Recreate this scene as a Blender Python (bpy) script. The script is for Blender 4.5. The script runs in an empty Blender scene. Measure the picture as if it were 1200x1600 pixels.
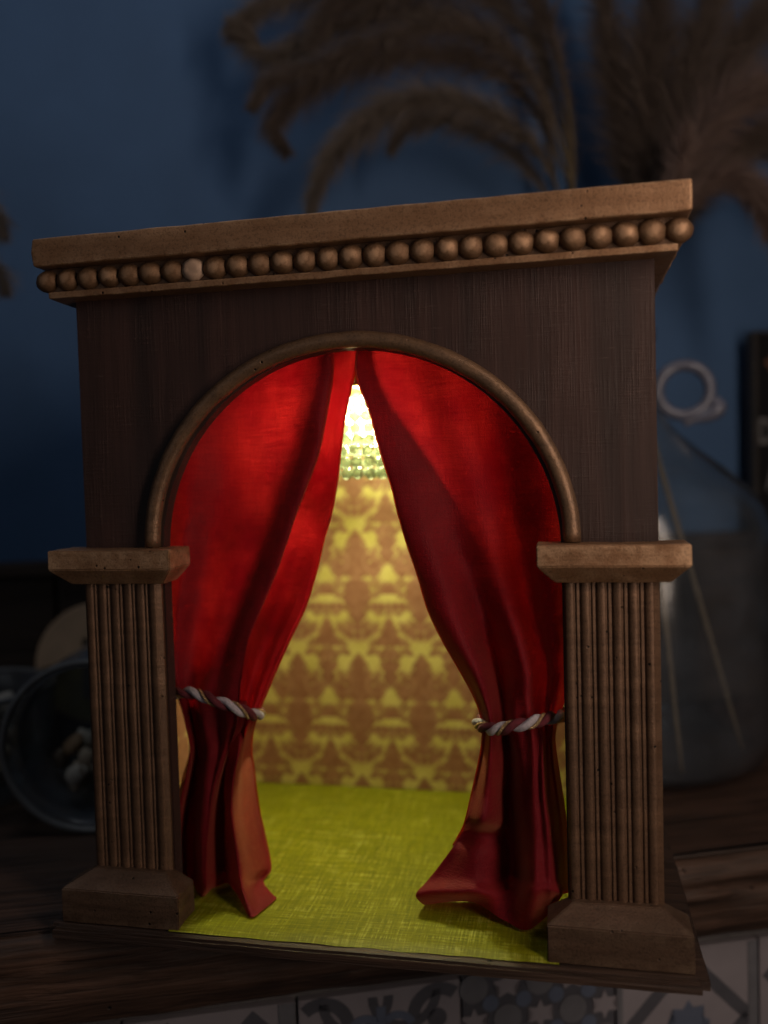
import bpy, bmesh, math, random
from math import sin, cos, pi, radians, sqrt
from mathutils import Matrix, Vector, noise

random.seed(7)
scene = bpy.context.scene
COL = scene.collection

# ------------------------------------------------------------------ camera
cam_data = bpy.data.cameras.new('camera')
cam = bpy.data.objects.new('camera', cam_data)
COL.objects.link(cam)
yaw, pitch, roll = 0.2045, -0.0417, 0.0284
Rm = (Matrix.Rotation(yaw, 3, 'Z') @ Matrix.Rotation(pitch, 3, 'X') @ Matrix.Rotation(roll, 3, 'Y'))
right, fwd, up = Rm.col[0], Rm.col[1], Rm.col[2]
M = Matrix((right, up, -fwd)).transposed().to_4x4()
M.translation = (0.1055, -0.4278, 0.2380)
cam.matrix_world = M
cam_data.sensor_fit = 'VERTICAL'
cam_data.sensor_height = 36.0
cam_data.sensor_width = 27.0
cam_data.lens = 36.0 * 1347.05 / 1600.0
cam_data.clip_start = 0.01
cam_data.clip_end = 50
cam_data.dof.use_dof = True
cam_data.dof.focus_distance = 0.435
cam_data.dof.aperture_fstop = 3.0
scene.camera = cam
cy = scene.cycles
cy.max_bounces, cy.diffuse_bounces, cy.glossy_bounces, cy.transmission_bounces, cy.transparent_max_bounces = 5, 3, 2, 3, 10
cy.use_denoising = True
cy.use_adaptive_sampling = True
cy.adaptive_threshold = 0.02
cy.sample_clamp_indirect = 4.0
cy.caustics_reflective = False
cy.caustics_refractive = False
scene.render.resolution_x, scene.render.resolution_y = 768, 1024

# ------------------------------------------------------------------ world and room light
world = bpy.data.worlds.new('World')
scene.world = world
world.use_nodes = True
bg = world.node_tree.nodes['Background']
bg.inputs[0].default_value = (0.75, 0.85, 1.0, 1)
bg.inputs[1].default_value = 0.007

def area_light(name, loc, target, sx, sy, power, col):
    ld = bpy.data.lights.new(name, 'AREA')
    ld.shape = 'RECTANGLE'
    ld.size, ld.size_y = sx, sy
    ld.energy = power
    ld.color = col
    lo = bpy.data.objects.new(name, ld)
    COL.objects.link(lo)
    lo.location = loc
    lo.rotation_euler = (Vector(target) - Vector(loc)).to_track_quat('-Z', 'Y').to_euler()
    return lo
# dim lamp of the room, to the right of the photographer
area_light('room_lamp', (0.415, -0.30, 0.37), (0.17, 0.04, 0.27), 0.09, 0.62, 1.5, (1.0, 0.79, 0.64))
# added fill from high above, brightens the blue wall
area_light('wall_fill', (-0.25, -0.10, 1.40), (-0.1, 0.24, 0.40), 0.45, 0.45, 1.1, (0.90, 0.95, 1.0))
# added wide soft fill from behind the photographer
area_light('front_fill', (-0.9, -2.2, 0.9), (0.0, 0.3, 0.45), 1.4, 1.2, 1.4, (0.90, 0.93, 1.0))

vs = scene.view_settings
vs.view_transform = 'Standard'
vs.look = 'None'
vs.exposure = 0
vs.gamma = 1
vs.use_curve_mapping = False

# ------------------------------------------------------------------ helpers
def link(name, mesh, mat=None, parent=None, loc=None, rot=None, smooth=None):
    o = bpy.data.objects.new(name, mesh)
    COL.objects.link(o)
    if mat is not None and not mesh.materials:
        mesh.materials.append(mat)
    if parent is not None:
        o.parent = parent
    if loc is not None:
        o.location = loc
    if rot is not None:
        o.rotation_euler = rot
    if smooth is not None:
        for p in mesh.polygons:
            p.use_smooth = smooth
    return o

def mesh_bm(bm, name):
    bmesh.ops.recalc_face_normals(bm, faces=bm.faces[:])
    me = bpy.data.meshes.new(name)
    bm.to_mesh(me)
    bm.free()
    return me

def py_mesh(name, v, f):
    me = bpy.data.meshes.new(name)
    me.from_pydata([tuple(p) for p in v], [], f)
    me.update()
    return me

def tag(o, label, cat, group=None):
    o['label'] = label
    o['category'] = cat
    if group:
        o['group'] = group
    return o

def empty(name, loc=(0, 0, 0), rz=0):
    o = bpy.data.objects.new(name, None)
    o.empty_display_size = 0.02
    COL.objects.link(o)
    o.location = loc
    o.rotation_euler = (0, 0, rz)
    return o

def box_bm(x0, x1, y0, y1, z0, z1, bev=0.0, seg=2):
    bm = bmesh.new()
    bmesh.ops.create_cube(bm, size=1)
    for v in bm.verts:
        v.co = Vector(((x0 + x1) / 2 + v.co.x * (x1 - x0), (y0 + y1) / 2 + v.co.y * (y1 - y0), (z0 + z1) / 2 + v.co.z * (z1 - z0)))
    if bev:
        bmesh.ops.bevel(bm, geom=bm.edges[:], offset=bev, segments=seg, affect='EDGES', profile=0.6)
    return bm

def wobble(bm, amp, freq, seed=0.0):
    for v in bm.verts:
        n = noise.noise_vector(v.co * freq + Vector((seed, seed * 1.7, -seed)))
        v.co += n * amp

def subdiv_long(bm, maxlen):
    for _ in range(7):
        e = [x for x in bm.edges if x.calc_length() > maxlen]
        if not e:
            break
        bmesh.ops.subdivide_edges(bm, edges=e, cuts=1, use_grid_fill=True)

def box(name, dims, mat, parent=None, bev=0.0008, fine=0.0, amp=0.0, seed=0.0, seg=2):
    bm = box_bm(*dims, bev=bev, seg=seg)
    if fine:
        subdiv_long(bm, fine)
    if amp:
        wobble(bm, amp, 60, seed)
    me = mesh_bm(bm, name)
    o = link(name, me, mat, parent)
    return o

def tube_mesh(name, pts, radii, n=8, closed=False):
    pts = [Vector(p) for p in pts]
    m = len(pts)
    v, f = [], []
    prev = None
    for i, p in enumerate(pts):
        if closed:
            t = (pts[(i + 1) % m] - pts[i - 1]).normalized()
        else:
            t = (pts[min(i + 1, m - 1)] - pts[max(i - 1, 0)]).normalized()
        if prev is None:
            a = t.orthogonal().normalized()
        else:
            a = (prev - t * prev.dot(t)).normalized()
        prev = a
        b = t.cross(a)
        r = radii[i] if hasattr(radii, '__len__') else radii
        for k in range(n):
            an = 2 * pi * k / n
            v.append(p + (a * cos(an) + b * sin(an)) * r)
    R = m if closed else m - 1
    for i in range(R):
        j = (i + 1) % m
        for k in range(n):
            f.append((i * n + k, i * n + (k + 1) % n, j * n + (k + 1) % n, j * n + k))
    if not closed:
        f.append(tuple(range(n - 1, -1, -1)))
        f.append(tuple((m - 1) * n + k for k in range(n)))
    return py_mesh(name, v, f)

def lathe_mesh(name, prof, n=48, close=False):
    v, f = [], []
    for r, z in prof:
        for k in range(n):
            a = 2 * pi * k / n
            v.append((r * cos(a), r * sin(a), z))
    m = len(prof)
    for i in range(m if close else m - 1):
        j = (i + 1) % m
        for k in range(n):
            f.append((i * n + k, i * n + (k + 1) % n, j * n + (k + 1) % n, j * n + k))
    return py_mesh(name, v, f)

def crom(P, t, closed=False):
    n = len(P)
    i = int(math.floor(t))
    u = t - i
    def g(k):
        return P[k % n] if closed else P[max(0, min(n - 1, k))]
    a, b, c, d = g(i - 1), g(i), g(i + 1), g(i + 2)
    return 0.5 * ((2 * b) + (c - a) * u + (2 * a - 5 * b + 4 * c - d) * u * u + (3 * b - a - 3 * c + d) * u ** 3)

# ------------------------------------------------------------------ node helpers
class NT:
    def __init__(self, name):
        self.m = bpy.data.materials.new(name)
        self.m.use_nodes = True
        self.t = self.m.node_tree
        self.t.nodes.clear()
        self.out = self.t.nodes.new('ShaderNodeOutputMaterial')
    def n(self, typ, **kw):
        nd = self.t.nodes.new(typ)
        for k, v in kw.items():
            setattr(nd, k, v)
        return nd
    def put(self, sock, val):
        if isinstance(val, bpy.types.NodeSocket):
            self.t.links.new(val, sock)
        else:
            if hasattr(sock.default_value, '__len__') and not hasattr(val, '__len__'):
                val = (val,) * len(sock.default_value)
            elif hasattr(sock.default_value, '__len__') and len(sock.default_value) == 4 and len(val) == 3:
                val = (*val, 1)
            sock.default_value = val
    def math(self, op, a, b=0.0, c=0.0, clamp=False):
        nd = self.n('ShaderNodeMath', operation=op)
        nd.use_clamp = clamp
        for i, x in enumerate((a, b, c)):
            self.put(nd.inputs[i], x)
        return nd.outputs[0]
    def coords(self, kind='Object'):
        return self.n('ShaderNodeTexCoord').outputs[kind]
    def mapping(self, vec, scale=(1, 1, 1), loc=(0, 0, 0), rot=(0, 0, 0)):
        nd = self.n('ShaderNodeMapping')
        self.put(nd.inputs['Vector'], vec)
        nd.inputs['Scale'].default_value = scale
        nd.inputs['Location'].default_value = loc
        nd.inputs['Rotation'].default_value = rot
        return nd.outputs[0]
    def noise(self, vec, scale, detail=4, rough=0.55, dist=0.0):
        nd = self.n('ShaderNodeTexNoise')
        self.put(nd.inputs['Vector'], vec)
        nd.inputs['Scale'].default_value = scale
        nd.inputs['Detail'].default_value = detail
        nd.inputs['Roughness'].default_value = rough
        nd.inputs['Distortion'].default_value = dist
        return nd.outputs['Fac']
    def wave(self, vec, scale, axis='X', dist=0.0, detail=2, dscale=1.0):
        nd = self.n('ShaderNodeTexWave', bands_direction=axis)
        self.put(nd.inputs['Vector'], vec)
        nd.inputs['Scale'].default_value = scale
        nd.inputs['Distortion'].default_value = dist
        nd.inputs['Detail'].default_value = detail
        nd.inputs['Detail Scale'].default_value = dscale
        return nd.outputs['Fac']
    def vor(self, vec, scale, feature='F1', rnd=1.0):
        nd = self.n('ShaderNodeTexVoronoi', feature=feature)
        self.put(nd.inputs['Vector'], vec)
        nd.inputs['Scale'].default_value = scale
        nd.inputs['Randomness'].default_value = rnd
        return nd.outputs['Distance']
    def ramp(self, fac, stops, interp='LINEAR'):
        nd = self.n('ShaderNodeValToRGB')
        self.put(nd.inputs[0], fac)
        cr = nd.color_ramp
        cr.interpolation = interp
        while len(cr.elements) > len(stops):
            cr.elements.remove(cr.elements[-1])
        for i, (p, c) in enumerate(stops):
            e = cr.elements[i] if i < len(cr.elements) else cr.elements.new(p)
            e.position = p
            if not hasattr(c, '__len__'):
                c = (c, c, c)
            e.color = (*c[:3], 1)
        return nd.outputs[0]
    def mix(self, fac, a, b, blend='MIX'):
        nd = self.n('ShaderNodeMix', data_type='RGBA', blend_type=blend)
        self.put(nd.inputs[0], fac)
        self.put(nd.inputs[6], a)
        self.put(nd.inputs[7], b)
        return nd.outputs[2]
    def bump(self, h, strength=0.3, dist=0.001, normal=None):
        nd = self.n('ShaderNodeBump')
        self.put(nd.inputs['Height'], h)
        nd.inputs['Strength'].default_value = strength
        nd.inputs['Distance'].default_value = dist
        if normal is not None:
            self.put(nd.inputs['Normal'], normal)
        return nd.outputs[0]
    def pbr(self, **kw):
        nd = self.n('ShaderNodeBsdfPrincipled')
        for k, v in kw.items():
            self.put(nd.inputs[k.replace('_', ' ')], v)
        return nd.outputs[0]
    def done(self, sh):
        self.t.links.new(sh, self.out.inputs[0])
        return self.m

def sep(nt, vec):
    s = nt.n('ShaderNodeSeparateXYZ')
    nt.put(s.inputs[0], vec)
    return s.outputs

# ------------------------------------------------------------------ materials
def mat_bronze(name, base, dark, worm=True, seed=0.0, rough=0.5, edge=(0.30, 0.17, 0.09), crown=None):
    """bronze-painted wood: brushed streaks, worn lighter corners, worm holes"""
    t = NT(name)
    c = t.mapping(t.coords('Object'), loc=(seed, seed * .7, seed * 1.3))
    g = t.noise(t.mapping(c, scale=(18, 60, 220)), 1.0, 6, 0.6)
    b = t.noise(c, 38, 5, 0.65)
    fine = t.noise(c, 900, 3, 0.7)
    col = t.mix(t.ramp(g, [(0.3, 0), (0.7, 1)]), dark, base)
    col = t.mix(t.ramp(b, [(0.35, 0.0), (0.62, 0.9)]), t.mix(0.7, col, dark), col)
    big = t.noise(t.mapping(c, scale=(9, 20, 40)), 1.0, 4, 0.6)
    col = t.mix(t.ramp(big, [(0.36, 0.75), (0.58, 0)]), col, dark)
    geo = t.n('ShaderNodeNewGeometry').outputs['Pointiness']
    col = t.mix(t.math('MULTIPLY', t.ramp(geo, [(0.505, 0), (0.56, 1)]), t.ramp(t.noise(c, 120, 4), [(0.4, 0), (0.6, 0.8)])), col, edge)
    col = t.mix(t.math('MULTIPLY', t.ramp(fine, [(0.35, 0.5), (0.5, 0.0)]), 0.8), col, (0.02, 0.012, 0.008))
    h = t.math('ADD', t.math('MULTIPLY', g, 0.6), t.math('MULTIPLY', fine, 0.45))
    if crown:
        ob = sep(t, t.coords('Object'))
        rad = t.math('MULTIPLY', t.math('SQRT', t.math('ADD', t.math('POWER', ob[0], 2.0), t.math('POWER', ob[2], 2.0))), 1 / 0.006)
        wear = t.math('ADD', rad, t.math('MULTIPLY', t.math('SUBTRACT', t.noise(c, 260, 4, 0.65), 0.5), 1.1))
        rnd_ = t.n('ShaderNodeObjectInfo').outputs['Random']
        col = t.mix(t.math('MULTIPLY', t.ramp(wear, [(0.30, 1), (0.62, 0)]), t.math('ADD', t.math('MULTIPLY', rnd_, 0.6), 0.35)), col, crown)
        col = t.mix(t.ramp(rad, [(0.62, 0), (1.0, 0.8)]), col, dark)  # painted shade: rim darkened where neighbouring beads meet
    if worm:
        v = t.vor(c, 150)
        m = t.noise(c, 31, 2)
        hole = t.math('MULTIPLY', t.ramp(v, [(0.07, 1), (0.12, 0)]), t.ramp(m, [(0.47, 0), (0.52, 1)]))
        col = t.mix(hole, col, (0.006, 0.004, 0.003))
        h = t.math('SUBTRACT', h, t.math('MULTIPLY', hole, 2.0))
    sh = t.pbr(Base_Color=col, Roughness=t.ramp(b, [(0.3, rough + .12), (0.7, rough - .08)]), Metallic=0.5, Normal=t.bump(h, 0.45, 0.0012))
    return t.done(sh)

def mat_panel(name):
    """dark stained board with a woven, vertically streaked face"""
    t = NT(name)
    c = t.coords('Object')
    streak = t.noise(t.mapping(c, scale=(120, 60, 9)), 1.0, 4, 0.55, 0.4)
    wide = t.noise(t.mapping(c, scale=(42, 20, 3)), 1.0, 3, 0.5)
    warp = t.noise(t.mapping(c, scale=(900, 300, 26)), 1.0, 3, 0.6)
    weft = t.noise(t.mapping(c, scale=(60, 300, 700)), 1.0, 3, 0.6)
    patch = t.noise(c, 26, 4, 0.6)
    weave = t.math('MULTIPLY', t.math('ADD', t.ramp(warp, [(0.46, 0), (0.70, 0.55)]), t.ramp(weft, [(0.48, 0), (0.70, 0.45)])), t.ramp(patch, [(0.40, 0.12), (0.60, 1)]))
    col = t.mix(t.ramp(streak, [(0.25, 0), (0.75, 1)]), (0.034, 0.0140, 0.0105), (0.072, 0.0320, 0.0245))
    col = t.mix(t.ramp(wide, [(0.35, 0.55), (0.6, 0)]), col, (0.014, 0.008, 0.007))
    col = t.mix(t.math('MULTIPLY', t.ramp(weave, [(0.35, 0), (0.9, 1)]), 0.55), col, (0.140, 0.074, 0.060))
    spot = t.noise(t.mapping(c, scale=(60, 60, 900)), 1.0, 3, 0.5)
    col = t.mix(t.ramp(spot, [(0.68, 0), (0.75, 0.4)]), col, (0.18, 0.13, 0.11))
    h = t.math('ADD', weave, streak)
    return t.done(t.pbr(Base_Color=col, Roughness=0.62, Normal=t.bump(h, 0.5, 0.0006)))

def mat_wallpaper(name):
    """damask print on a gold ground; the printed motif comes as a colour attribute"""
    t = NT(name)
    c = t.coords('Object')
    at = t.n('ShaderNodeVertexColor', layer_name='print')
    s = t.n('ShaderNodeSeparateColor')
    t.put(s.inputs[0], at.outputs[0])
    mask, vein = s.outputs[0], s.outputs[1]
    age = t.noise(c, 55, 4, 0.6)
    gold = t.mix(t.ramp(age, [(0.3, 0), (0.7, 1)]), (0.50, 0.40, 0.100), (0.64, 0.53, 0.175))
    rose = t.mix(t.ramp(t.noise(c, 140, 3), [(0.3, 0), (0.7, 1)]), (0.235, 0.100, 0.050), (0.33, 0.155, 0.085))
    rose = t.mix(t.math('MULTIPLY', vein, 0.55), rose, (0.48, 0.26, 0.14))
    col = t.mix(mask, gold, rose)
    fib = t.noise(c, 700, 2)
    return t.done(t.pbr(Base_Color=col, Roughness=0.55, Specular_IOR_Level=0.3, Normal=t.bump(fib, 0.15, 0.0004)))

def mat_linen(name, base, light, dark):
    t = NT(name)
    c = t.coords('Object')
    wob = t.noise(c, 60, 3)
    wx = t.noise(t.mapping(c, scale=(950, 60, 60)), 1.0, 3, 0.6)
    wy = t.noise(t.mapping(c, scale=(60, 900, 60)), 1.0, 3, 0.6)
    slub = t.noise(t.mapping(c, scale=(26, 300, 30)), 1.0, 4, 0.6)
    slub2 = t.noise(t.mapping(c, scale=(420, 40, 30)), 1.0, 4, 0.6)
    th = t.math('MULTIPLY', t.math('ADD', wx, wy), 0.5)
    col = t.mix(t.ramp(th, [(0.38, 0), (0.58, 1)]), dark, base)
    col = t.mix(t.ramp(t.math('MULTIPLY', t.math('ADD', slub, wx), 0.5), [(0.54, 0), (0.66, 0.65)]), col, light)
    col = t.mix(t.ramp(t.math('MULTIPLY', t.math('ADD', slub2, wy), 0.5), [(0.55, 0), (0.67, 0.55)]), col, light)
    col = t.mix(t.ramp(wob, [(0.35, 0.35), (0.6, 0)]), col, dark)
    seam = t.noise(t.mapping(c, scale=(6, 150, 1)), 1.0, 3, 0.5)
    col = t.mix(t.ramp(seam, [(0.62, 0), (0.72, 0.5)]), col, dark)
    h = t.math('ADD', th, t.math('MULTIPLY', slub, 0.7))
    return t.done(t.pbr(Base_Color=col, Roughness=0.55, Normal=t.bump(h, 0.4, 0.0008), Specular_IOR_Level=0.25))

def mat_velvet(name):
    t = NT(name)
    c = t.coords('Object')
    fine = t.noise(c, 1500, 2, 0.7)
    thr = t.noise(t.mapping(c, scale=(70, 70, 900)), 1.0, 3, 0.6)
    thr2 = t.noise(t.mapping(c, scale=(900, 900, 80)), 1.0, 3, 0.6)
    cloud = t.noise(c, 26, 5, 0.6)
    nap = t.noise(t.mapping(c, scale=(1, 1, 0.45)), 60, 4, 0.6)
    col = t.mix(t.ramp(cloud, [(0.3, 0), (0.7, 1)]), (0.15, 0.004, 0.012), (0.23, 0.008, 0.017))
    col = t.mix(t.ramp(fine, [(0.3, 0.5), (0.55, 0)]), col, (0.07, 0.001, 0.005))
    h = t.math('ADD', t.math('ADD', t.math('MULTIPLY', thr, 0.8), t.math('MULTIPLY', thr2, 0.6)), fine)
    nb = t.bump(h, 0.5, 0.0009)
    rough = t.ramp(nap, [(0.3, 0.62), (0.7, 0.46)])
    p = t.pbr(Base_Color=col, Roughness=rough, Specular_IOR_Level=0.35, Specular_Tint=(1.0, 0.50, 0.45), Normal=nb, Sheen_Weight=0.55, Sheen_Roughness=0.4, Sheen_Tint=(1.0, 0.38, 0.18))
    tr = t.n('ShaderNodeBsdfTranslucent')
    tc = t.mix(t.ramp(cloud, [(0.32, 0), (0.68, 1)]), (0.42, 0.002, 0.010), (0.90, 0.024, 0.026))
    tc = t.mix(t.ramp(thr, [(0.35, 0.55), (0.6, 0)]), tc, (0.36, 0.001, 0.006))
    tc = t.mix(t.ramp(thr2, [(0.35, 0.35), (0.6, 0)]), tc, (0.36, 0.001, 0.006))
    t.put(tr.inputs['Color'], tc)
    t.put(tr.inputs['Normal'], nb)
    mx = t.n('ShaderNodeMixShader')
    mx.inputs[0].default_value = 0.26
    t.t.links.new(p, mx.inputs[1])
    t.t.links.new(tr.outputs[0], mx.inputs[2])
    return t.done(mx.outputs[0])

def mat_hem(name):
    """single thin turned edge of the cloth: lets most of the light through"""
    t = NT(name)
    c = t.coords('Object')
    p = t.pbr(Base_Color=(0.26, 0.02, 0.012), Roughness=0.5, Normal=t.bump(t.noise(c, 900, 2), 0.3, 0.0005))
    tr = t.n('ShaderNodeBsdfTranslucent')
    t.put(tr.inputs[0], (0.9, 0.16, 0.05))  # orange glow of light grazing the edge, put into the colour
    mx = t.n('ShaderNodeMixShader')
    mx.inputs[0].default_value = 0.5
    t.t.links.new(p, mx.inputs[1])
    t.t.links.new(tr.outputs[0], mx.inputs[2])
    return t.done(mx.outputs[0])

def mat_plain(name, col, rough=0.6, var=0.25, scale=60, metallic=0.0, bump=0.15, **kw):
    t = NT(name)
    c = t.coords('Object')
    n1 = t.noise(c, scale, 5, 0.6)
    dk = tuple(x * (1 - var) for x in col)
    lt = tuple(min(1, x * (1 + var)) for x in col)
    cc = t.mix(t.ramp(n1, [(0.3, 0), (0.7, 1)]), dk, lt)
    return t.done(t.pbr(Base_Color=cc, Roughness=rough, Metallic=metallic, Normal=t.bump(t.noise(c, scale * 9, 3), bump, 0.0006), **kw))

def mat_oldwood(name, base, dark, streak_axis=0, knots=True, k=1.0):
    t = NT(name)
    c = t.coords('Object')
    sc = [95.0, 95.0, 95.0]
    sc[streak_axis] = 5.0
    g = t.noise(t.mapping(c, scale=sc), 1.0, 7, 0.62, 0.6)
    sc2 = [330.0, 330.0, 330.0]
    sc2[streak_axis] = 11.0
    g2 = t.noise(t.mapping(c, scale=sc2), 1.0, 4, 0.6)
    blot = t.noise(c, 13, 4, 0.6)
    col = t.mix(t.ramp(g, [(0.32, 0), (0.66, 1)]), dark, base)
    col = t.mix(t.ramp(g2, [(0.32, 0.75), (0.5, 0)]), col, tuple(x * 0.4 for x in dark))
    col = t.mix(t.ramp(blot, [(0.38, 0.55), (0.58, 0)]), col, dark)
    hole = t.math('MULTIPLY', t.ramp(t.vor(c, 60), [(0.04, 1), (0.08, 0)]), t.ramp(t.noise(c, 17, 2), [(0.54, 0), (0.58, 1)]))
    col = t.mix(hole, col, (0.004, 0.003, 0.002))
    h = t.math('SUBTRACT', t.math('ADD', g, t.math('MULTIPLY', g2, 0.7)), t.math('MULTIPLY', hole, 1.5))
    return t.done(t.pbr(Base_Color=col, Roughness=0.55, Normal=t.bump(h, 0.6, 0.003)))

def mat_glass(name, tint=(0.95, 0.97, 0.97), rough=0.16, haze=0.034):
    """thin blown glass: mirror-like at grazing angles, clear elsewhere"""
    t = NT(name)
    fr = t.n('ShaderNodeLayerWeight')
    fr.inputs[0].default_value = 0.5
    tp = t.n('ShaderNodeBsdfTransparent')
    t.put(tp.inputs[0], tint)
    gl = t.n('ShaderNodeBsdfGlossy')
    gl.inputs['Roughness'].default_value = rough
    n = t.noise(t.coords('Object'), 22, 3)
    t.put(gl.inputs['Normal'], t.bump(n, 0.12, 0.004))
    mx = t.n('ShaderNodeMixShader')
    t.t.links.new(t.math('ADD', t.math('MULTIPLY', t.math('POWER', fr.outputs['Facing'], 3.0), 1.0), 0.022, clamp=True), mx.inputs[0])
    t.t.links.new(tp.outputs[0], mx.inputs[1])
    t.t.links.new(gl.outputs[0], mx.inputs[2])
    df = t.n('ShaderNodeBsdfDiffuse')
    t.put(df.inputs[0], (0.40, 0.46, 0.58))  # painted haze: pale colour mixed in to lighten the clear glass
    md = t.n('ShaderNodeMixShader')
    t.t.links.new(t.ramp(t.noise(t.coords('Object'), 30, 4), [(0.3, haze * 0.5), (0.7, haze * 1.5)]), md.inputs[0])
    t.t.links.new(mx.outputs[0], md.inputs[1])
    t.t.links.new(df.outputs[0], md.inputs[2])
    return t.done(md.outputs[0])

def mat_crystal(name):
    t = NT(name)
    tp = t.n('ShaderNodeBsdfTransparent')
    t.put(tp.inputs[0], (0.95, 0.98, 0.85))
    tl = t.n('ShaderNodeBsdfTranslucent')
    t.put(tl.inputs[0], (0.90, 0.97, 0.68))
    p = t.pbr(Base_Color=(0.17, 0.19, 0.11), Roughness=0.05)
    fr = t.n('ShaderNodeLayerWeight')
    fr.inputs[0].default_value = 0.5
    m1 = t.n('ShaderNodeMixShader')
    m1.inputs[0].default_value = 0.026
    t.t.links.new(p, m1.inputs[1])
    t.t.links.new(tl.outputs[0], m1.inputs[2])
    m2 = t.n('ShaderNodeMixShader')
    t.t.links.new(t.math('ADD', t.math('MULTIPLY', t.math('POWER', fr.outputs['Facing'], 1.6), 0.35), 0.58), m2.inputs[0])
    t.t.links.new(tp.outputs[0], m2.inputs[1])
    t.t.links.new(m1.outputs[0], m2.inputs[2])
    return t.done(m2.outputs[0])

def mat_emit(name, col, strength):
    t = NT(name)
    e = t.n('ShaderNodeEmission')
    t.put(e.inputs[0], col)
    e.inputs[1].default_value = strength
    return t.done(e.outputs[0])

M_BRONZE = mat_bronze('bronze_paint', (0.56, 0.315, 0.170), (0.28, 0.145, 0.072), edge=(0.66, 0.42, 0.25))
M_BEAD = mat_bronze('bronze_bead_paint', (0.40, 0.22, 0.115), (0.15, 0.08, 0.04), worm=False, seed=3.1, rough=0.58, crown=(0.60, 0.37, 0.22))
M_BARE = mat_plain('bare_wood', (0.50, 0.34, 0.24), 0.7, 0.2, 300)
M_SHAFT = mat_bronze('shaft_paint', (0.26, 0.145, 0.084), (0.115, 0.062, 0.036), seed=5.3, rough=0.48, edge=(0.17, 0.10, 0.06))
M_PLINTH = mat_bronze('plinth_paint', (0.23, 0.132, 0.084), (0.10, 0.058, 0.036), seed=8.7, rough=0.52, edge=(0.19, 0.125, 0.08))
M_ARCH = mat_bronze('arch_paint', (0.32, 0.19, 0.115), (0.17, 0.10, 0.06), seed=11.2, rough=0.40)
M_PANEL = mat_panel('stained_board')
M_BOARD = mat_oldwood('base_board_wood', (0.085, 0.048, 0.032), (0.030, 0.017, 0.012))
M_INSIDE = mat_plain('inside_board', (0.34, 0.17, 0.05), 0.65, 0.2, 40)
M_PAPER = mat_wallpaper('damask_paper')
M_LINEN = mat_linen('yellow_green_linen', (0.215, 0.215, 0.0015), (0.43, 0.435, 0.085), (0.130, 0.132, 0.001))
M_VELVET = mat_velvet('red_velvet')
M_HEM = mat_hem('red_hem')
M_CORD_WHITE = mat_plain('white_cord', (0.56, 0.50, 0.54), 0.75, 0.2, 700, bump=0.9)
M_CORD_RED = mat_plain('burgundy_cord', (0.14, 0.015, 0.025), 0.7, 0.25, 700, bump=0.9)
M_CORD_GOLD = mat_plain('gold_thread', (0.55, 0.38, 0.20), 0.3, 0.4, 900, metallic=0.8, bump=0.8)
M_GOLD = mat_plain('gold_trim', (0.55, 0.42, 0.08), 0.35, 0.2, 200, metallic=0.5)
M_CRYSTAL = mat_crystal('crystal_bead')
M_LED = mat_emit('led_glow', (1.0, 0.97, 0.80), 9.0)
M_WALL = mat_plain('blue_wall_paint', (0.078, 0.166, 0.345), 0.8, 0.10, 9, bump=0.25)
M_WAINSCOT = mat_oldwood('wainscot_wood', (0.070, 0.040, 0.024), (0.034, 0.019, 0.012))
M_MANTEL = mat_oldwood('mantel_wood', (0.130, 0.070, 0.047), (0.034, 0.019, 0.013))
M_GLASS = mat_glass('clear_glass')
M_GLASS2 = mat_glass('bowl_glass', (0.95, 0.96, 0.94), 0.16, 0.10)

# ------------------------------------------------------------------ the setting: wall, wainscot, mantel shelf, tiles
TH = radians(22)
ORG = Vector((0.167, 0.113, 0.0))
DS = Vector((cos(TH), sin(TH), 0))
DT = Vector((-sin(TH), cos(TH), 0))
def W(s, t, z):
    return ORG + DS * s + DT * t + Vector((0, 0, z))
def setting(o, kind='structure'):
    o.location = ORG
    o.rotation_euler = (0, 0, TH)
    o['kind'] = kind
    return o
WALL_T = 0.345
TOP_Z = -0.0016
setting(link('wall', mesh_bm(box_bm(-1.6, 1.4, WALL_T, WALL_T + 0.05, -0.4, 1.5), 'wall'), M_WALL))
# boarded wainscot along the wall
wn = setting(link('wainscot', mesh_bm(box_bm(-1.6, 1.4, 0.329, WALL_T - 0.0005, TOP_Z + 0.0005, 0.158, 0.001), 'wainscot'), M_WAINSCOT))
for i in range(9):
    x0 = -0.86 + i * 0.15
    box('plank', (x0, x0 + 0.147, 0.321, 0.3285, TOP_Z + 0.0006, 0.158), M_WAINSCOT, wn, 0.0015)
box('cap_rail', (-1.6, 1.4, 0.312, WALL_T - 0.001, 0.1585, 0.1705), M_WAINSCOT, wn, 0.002)

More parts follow.
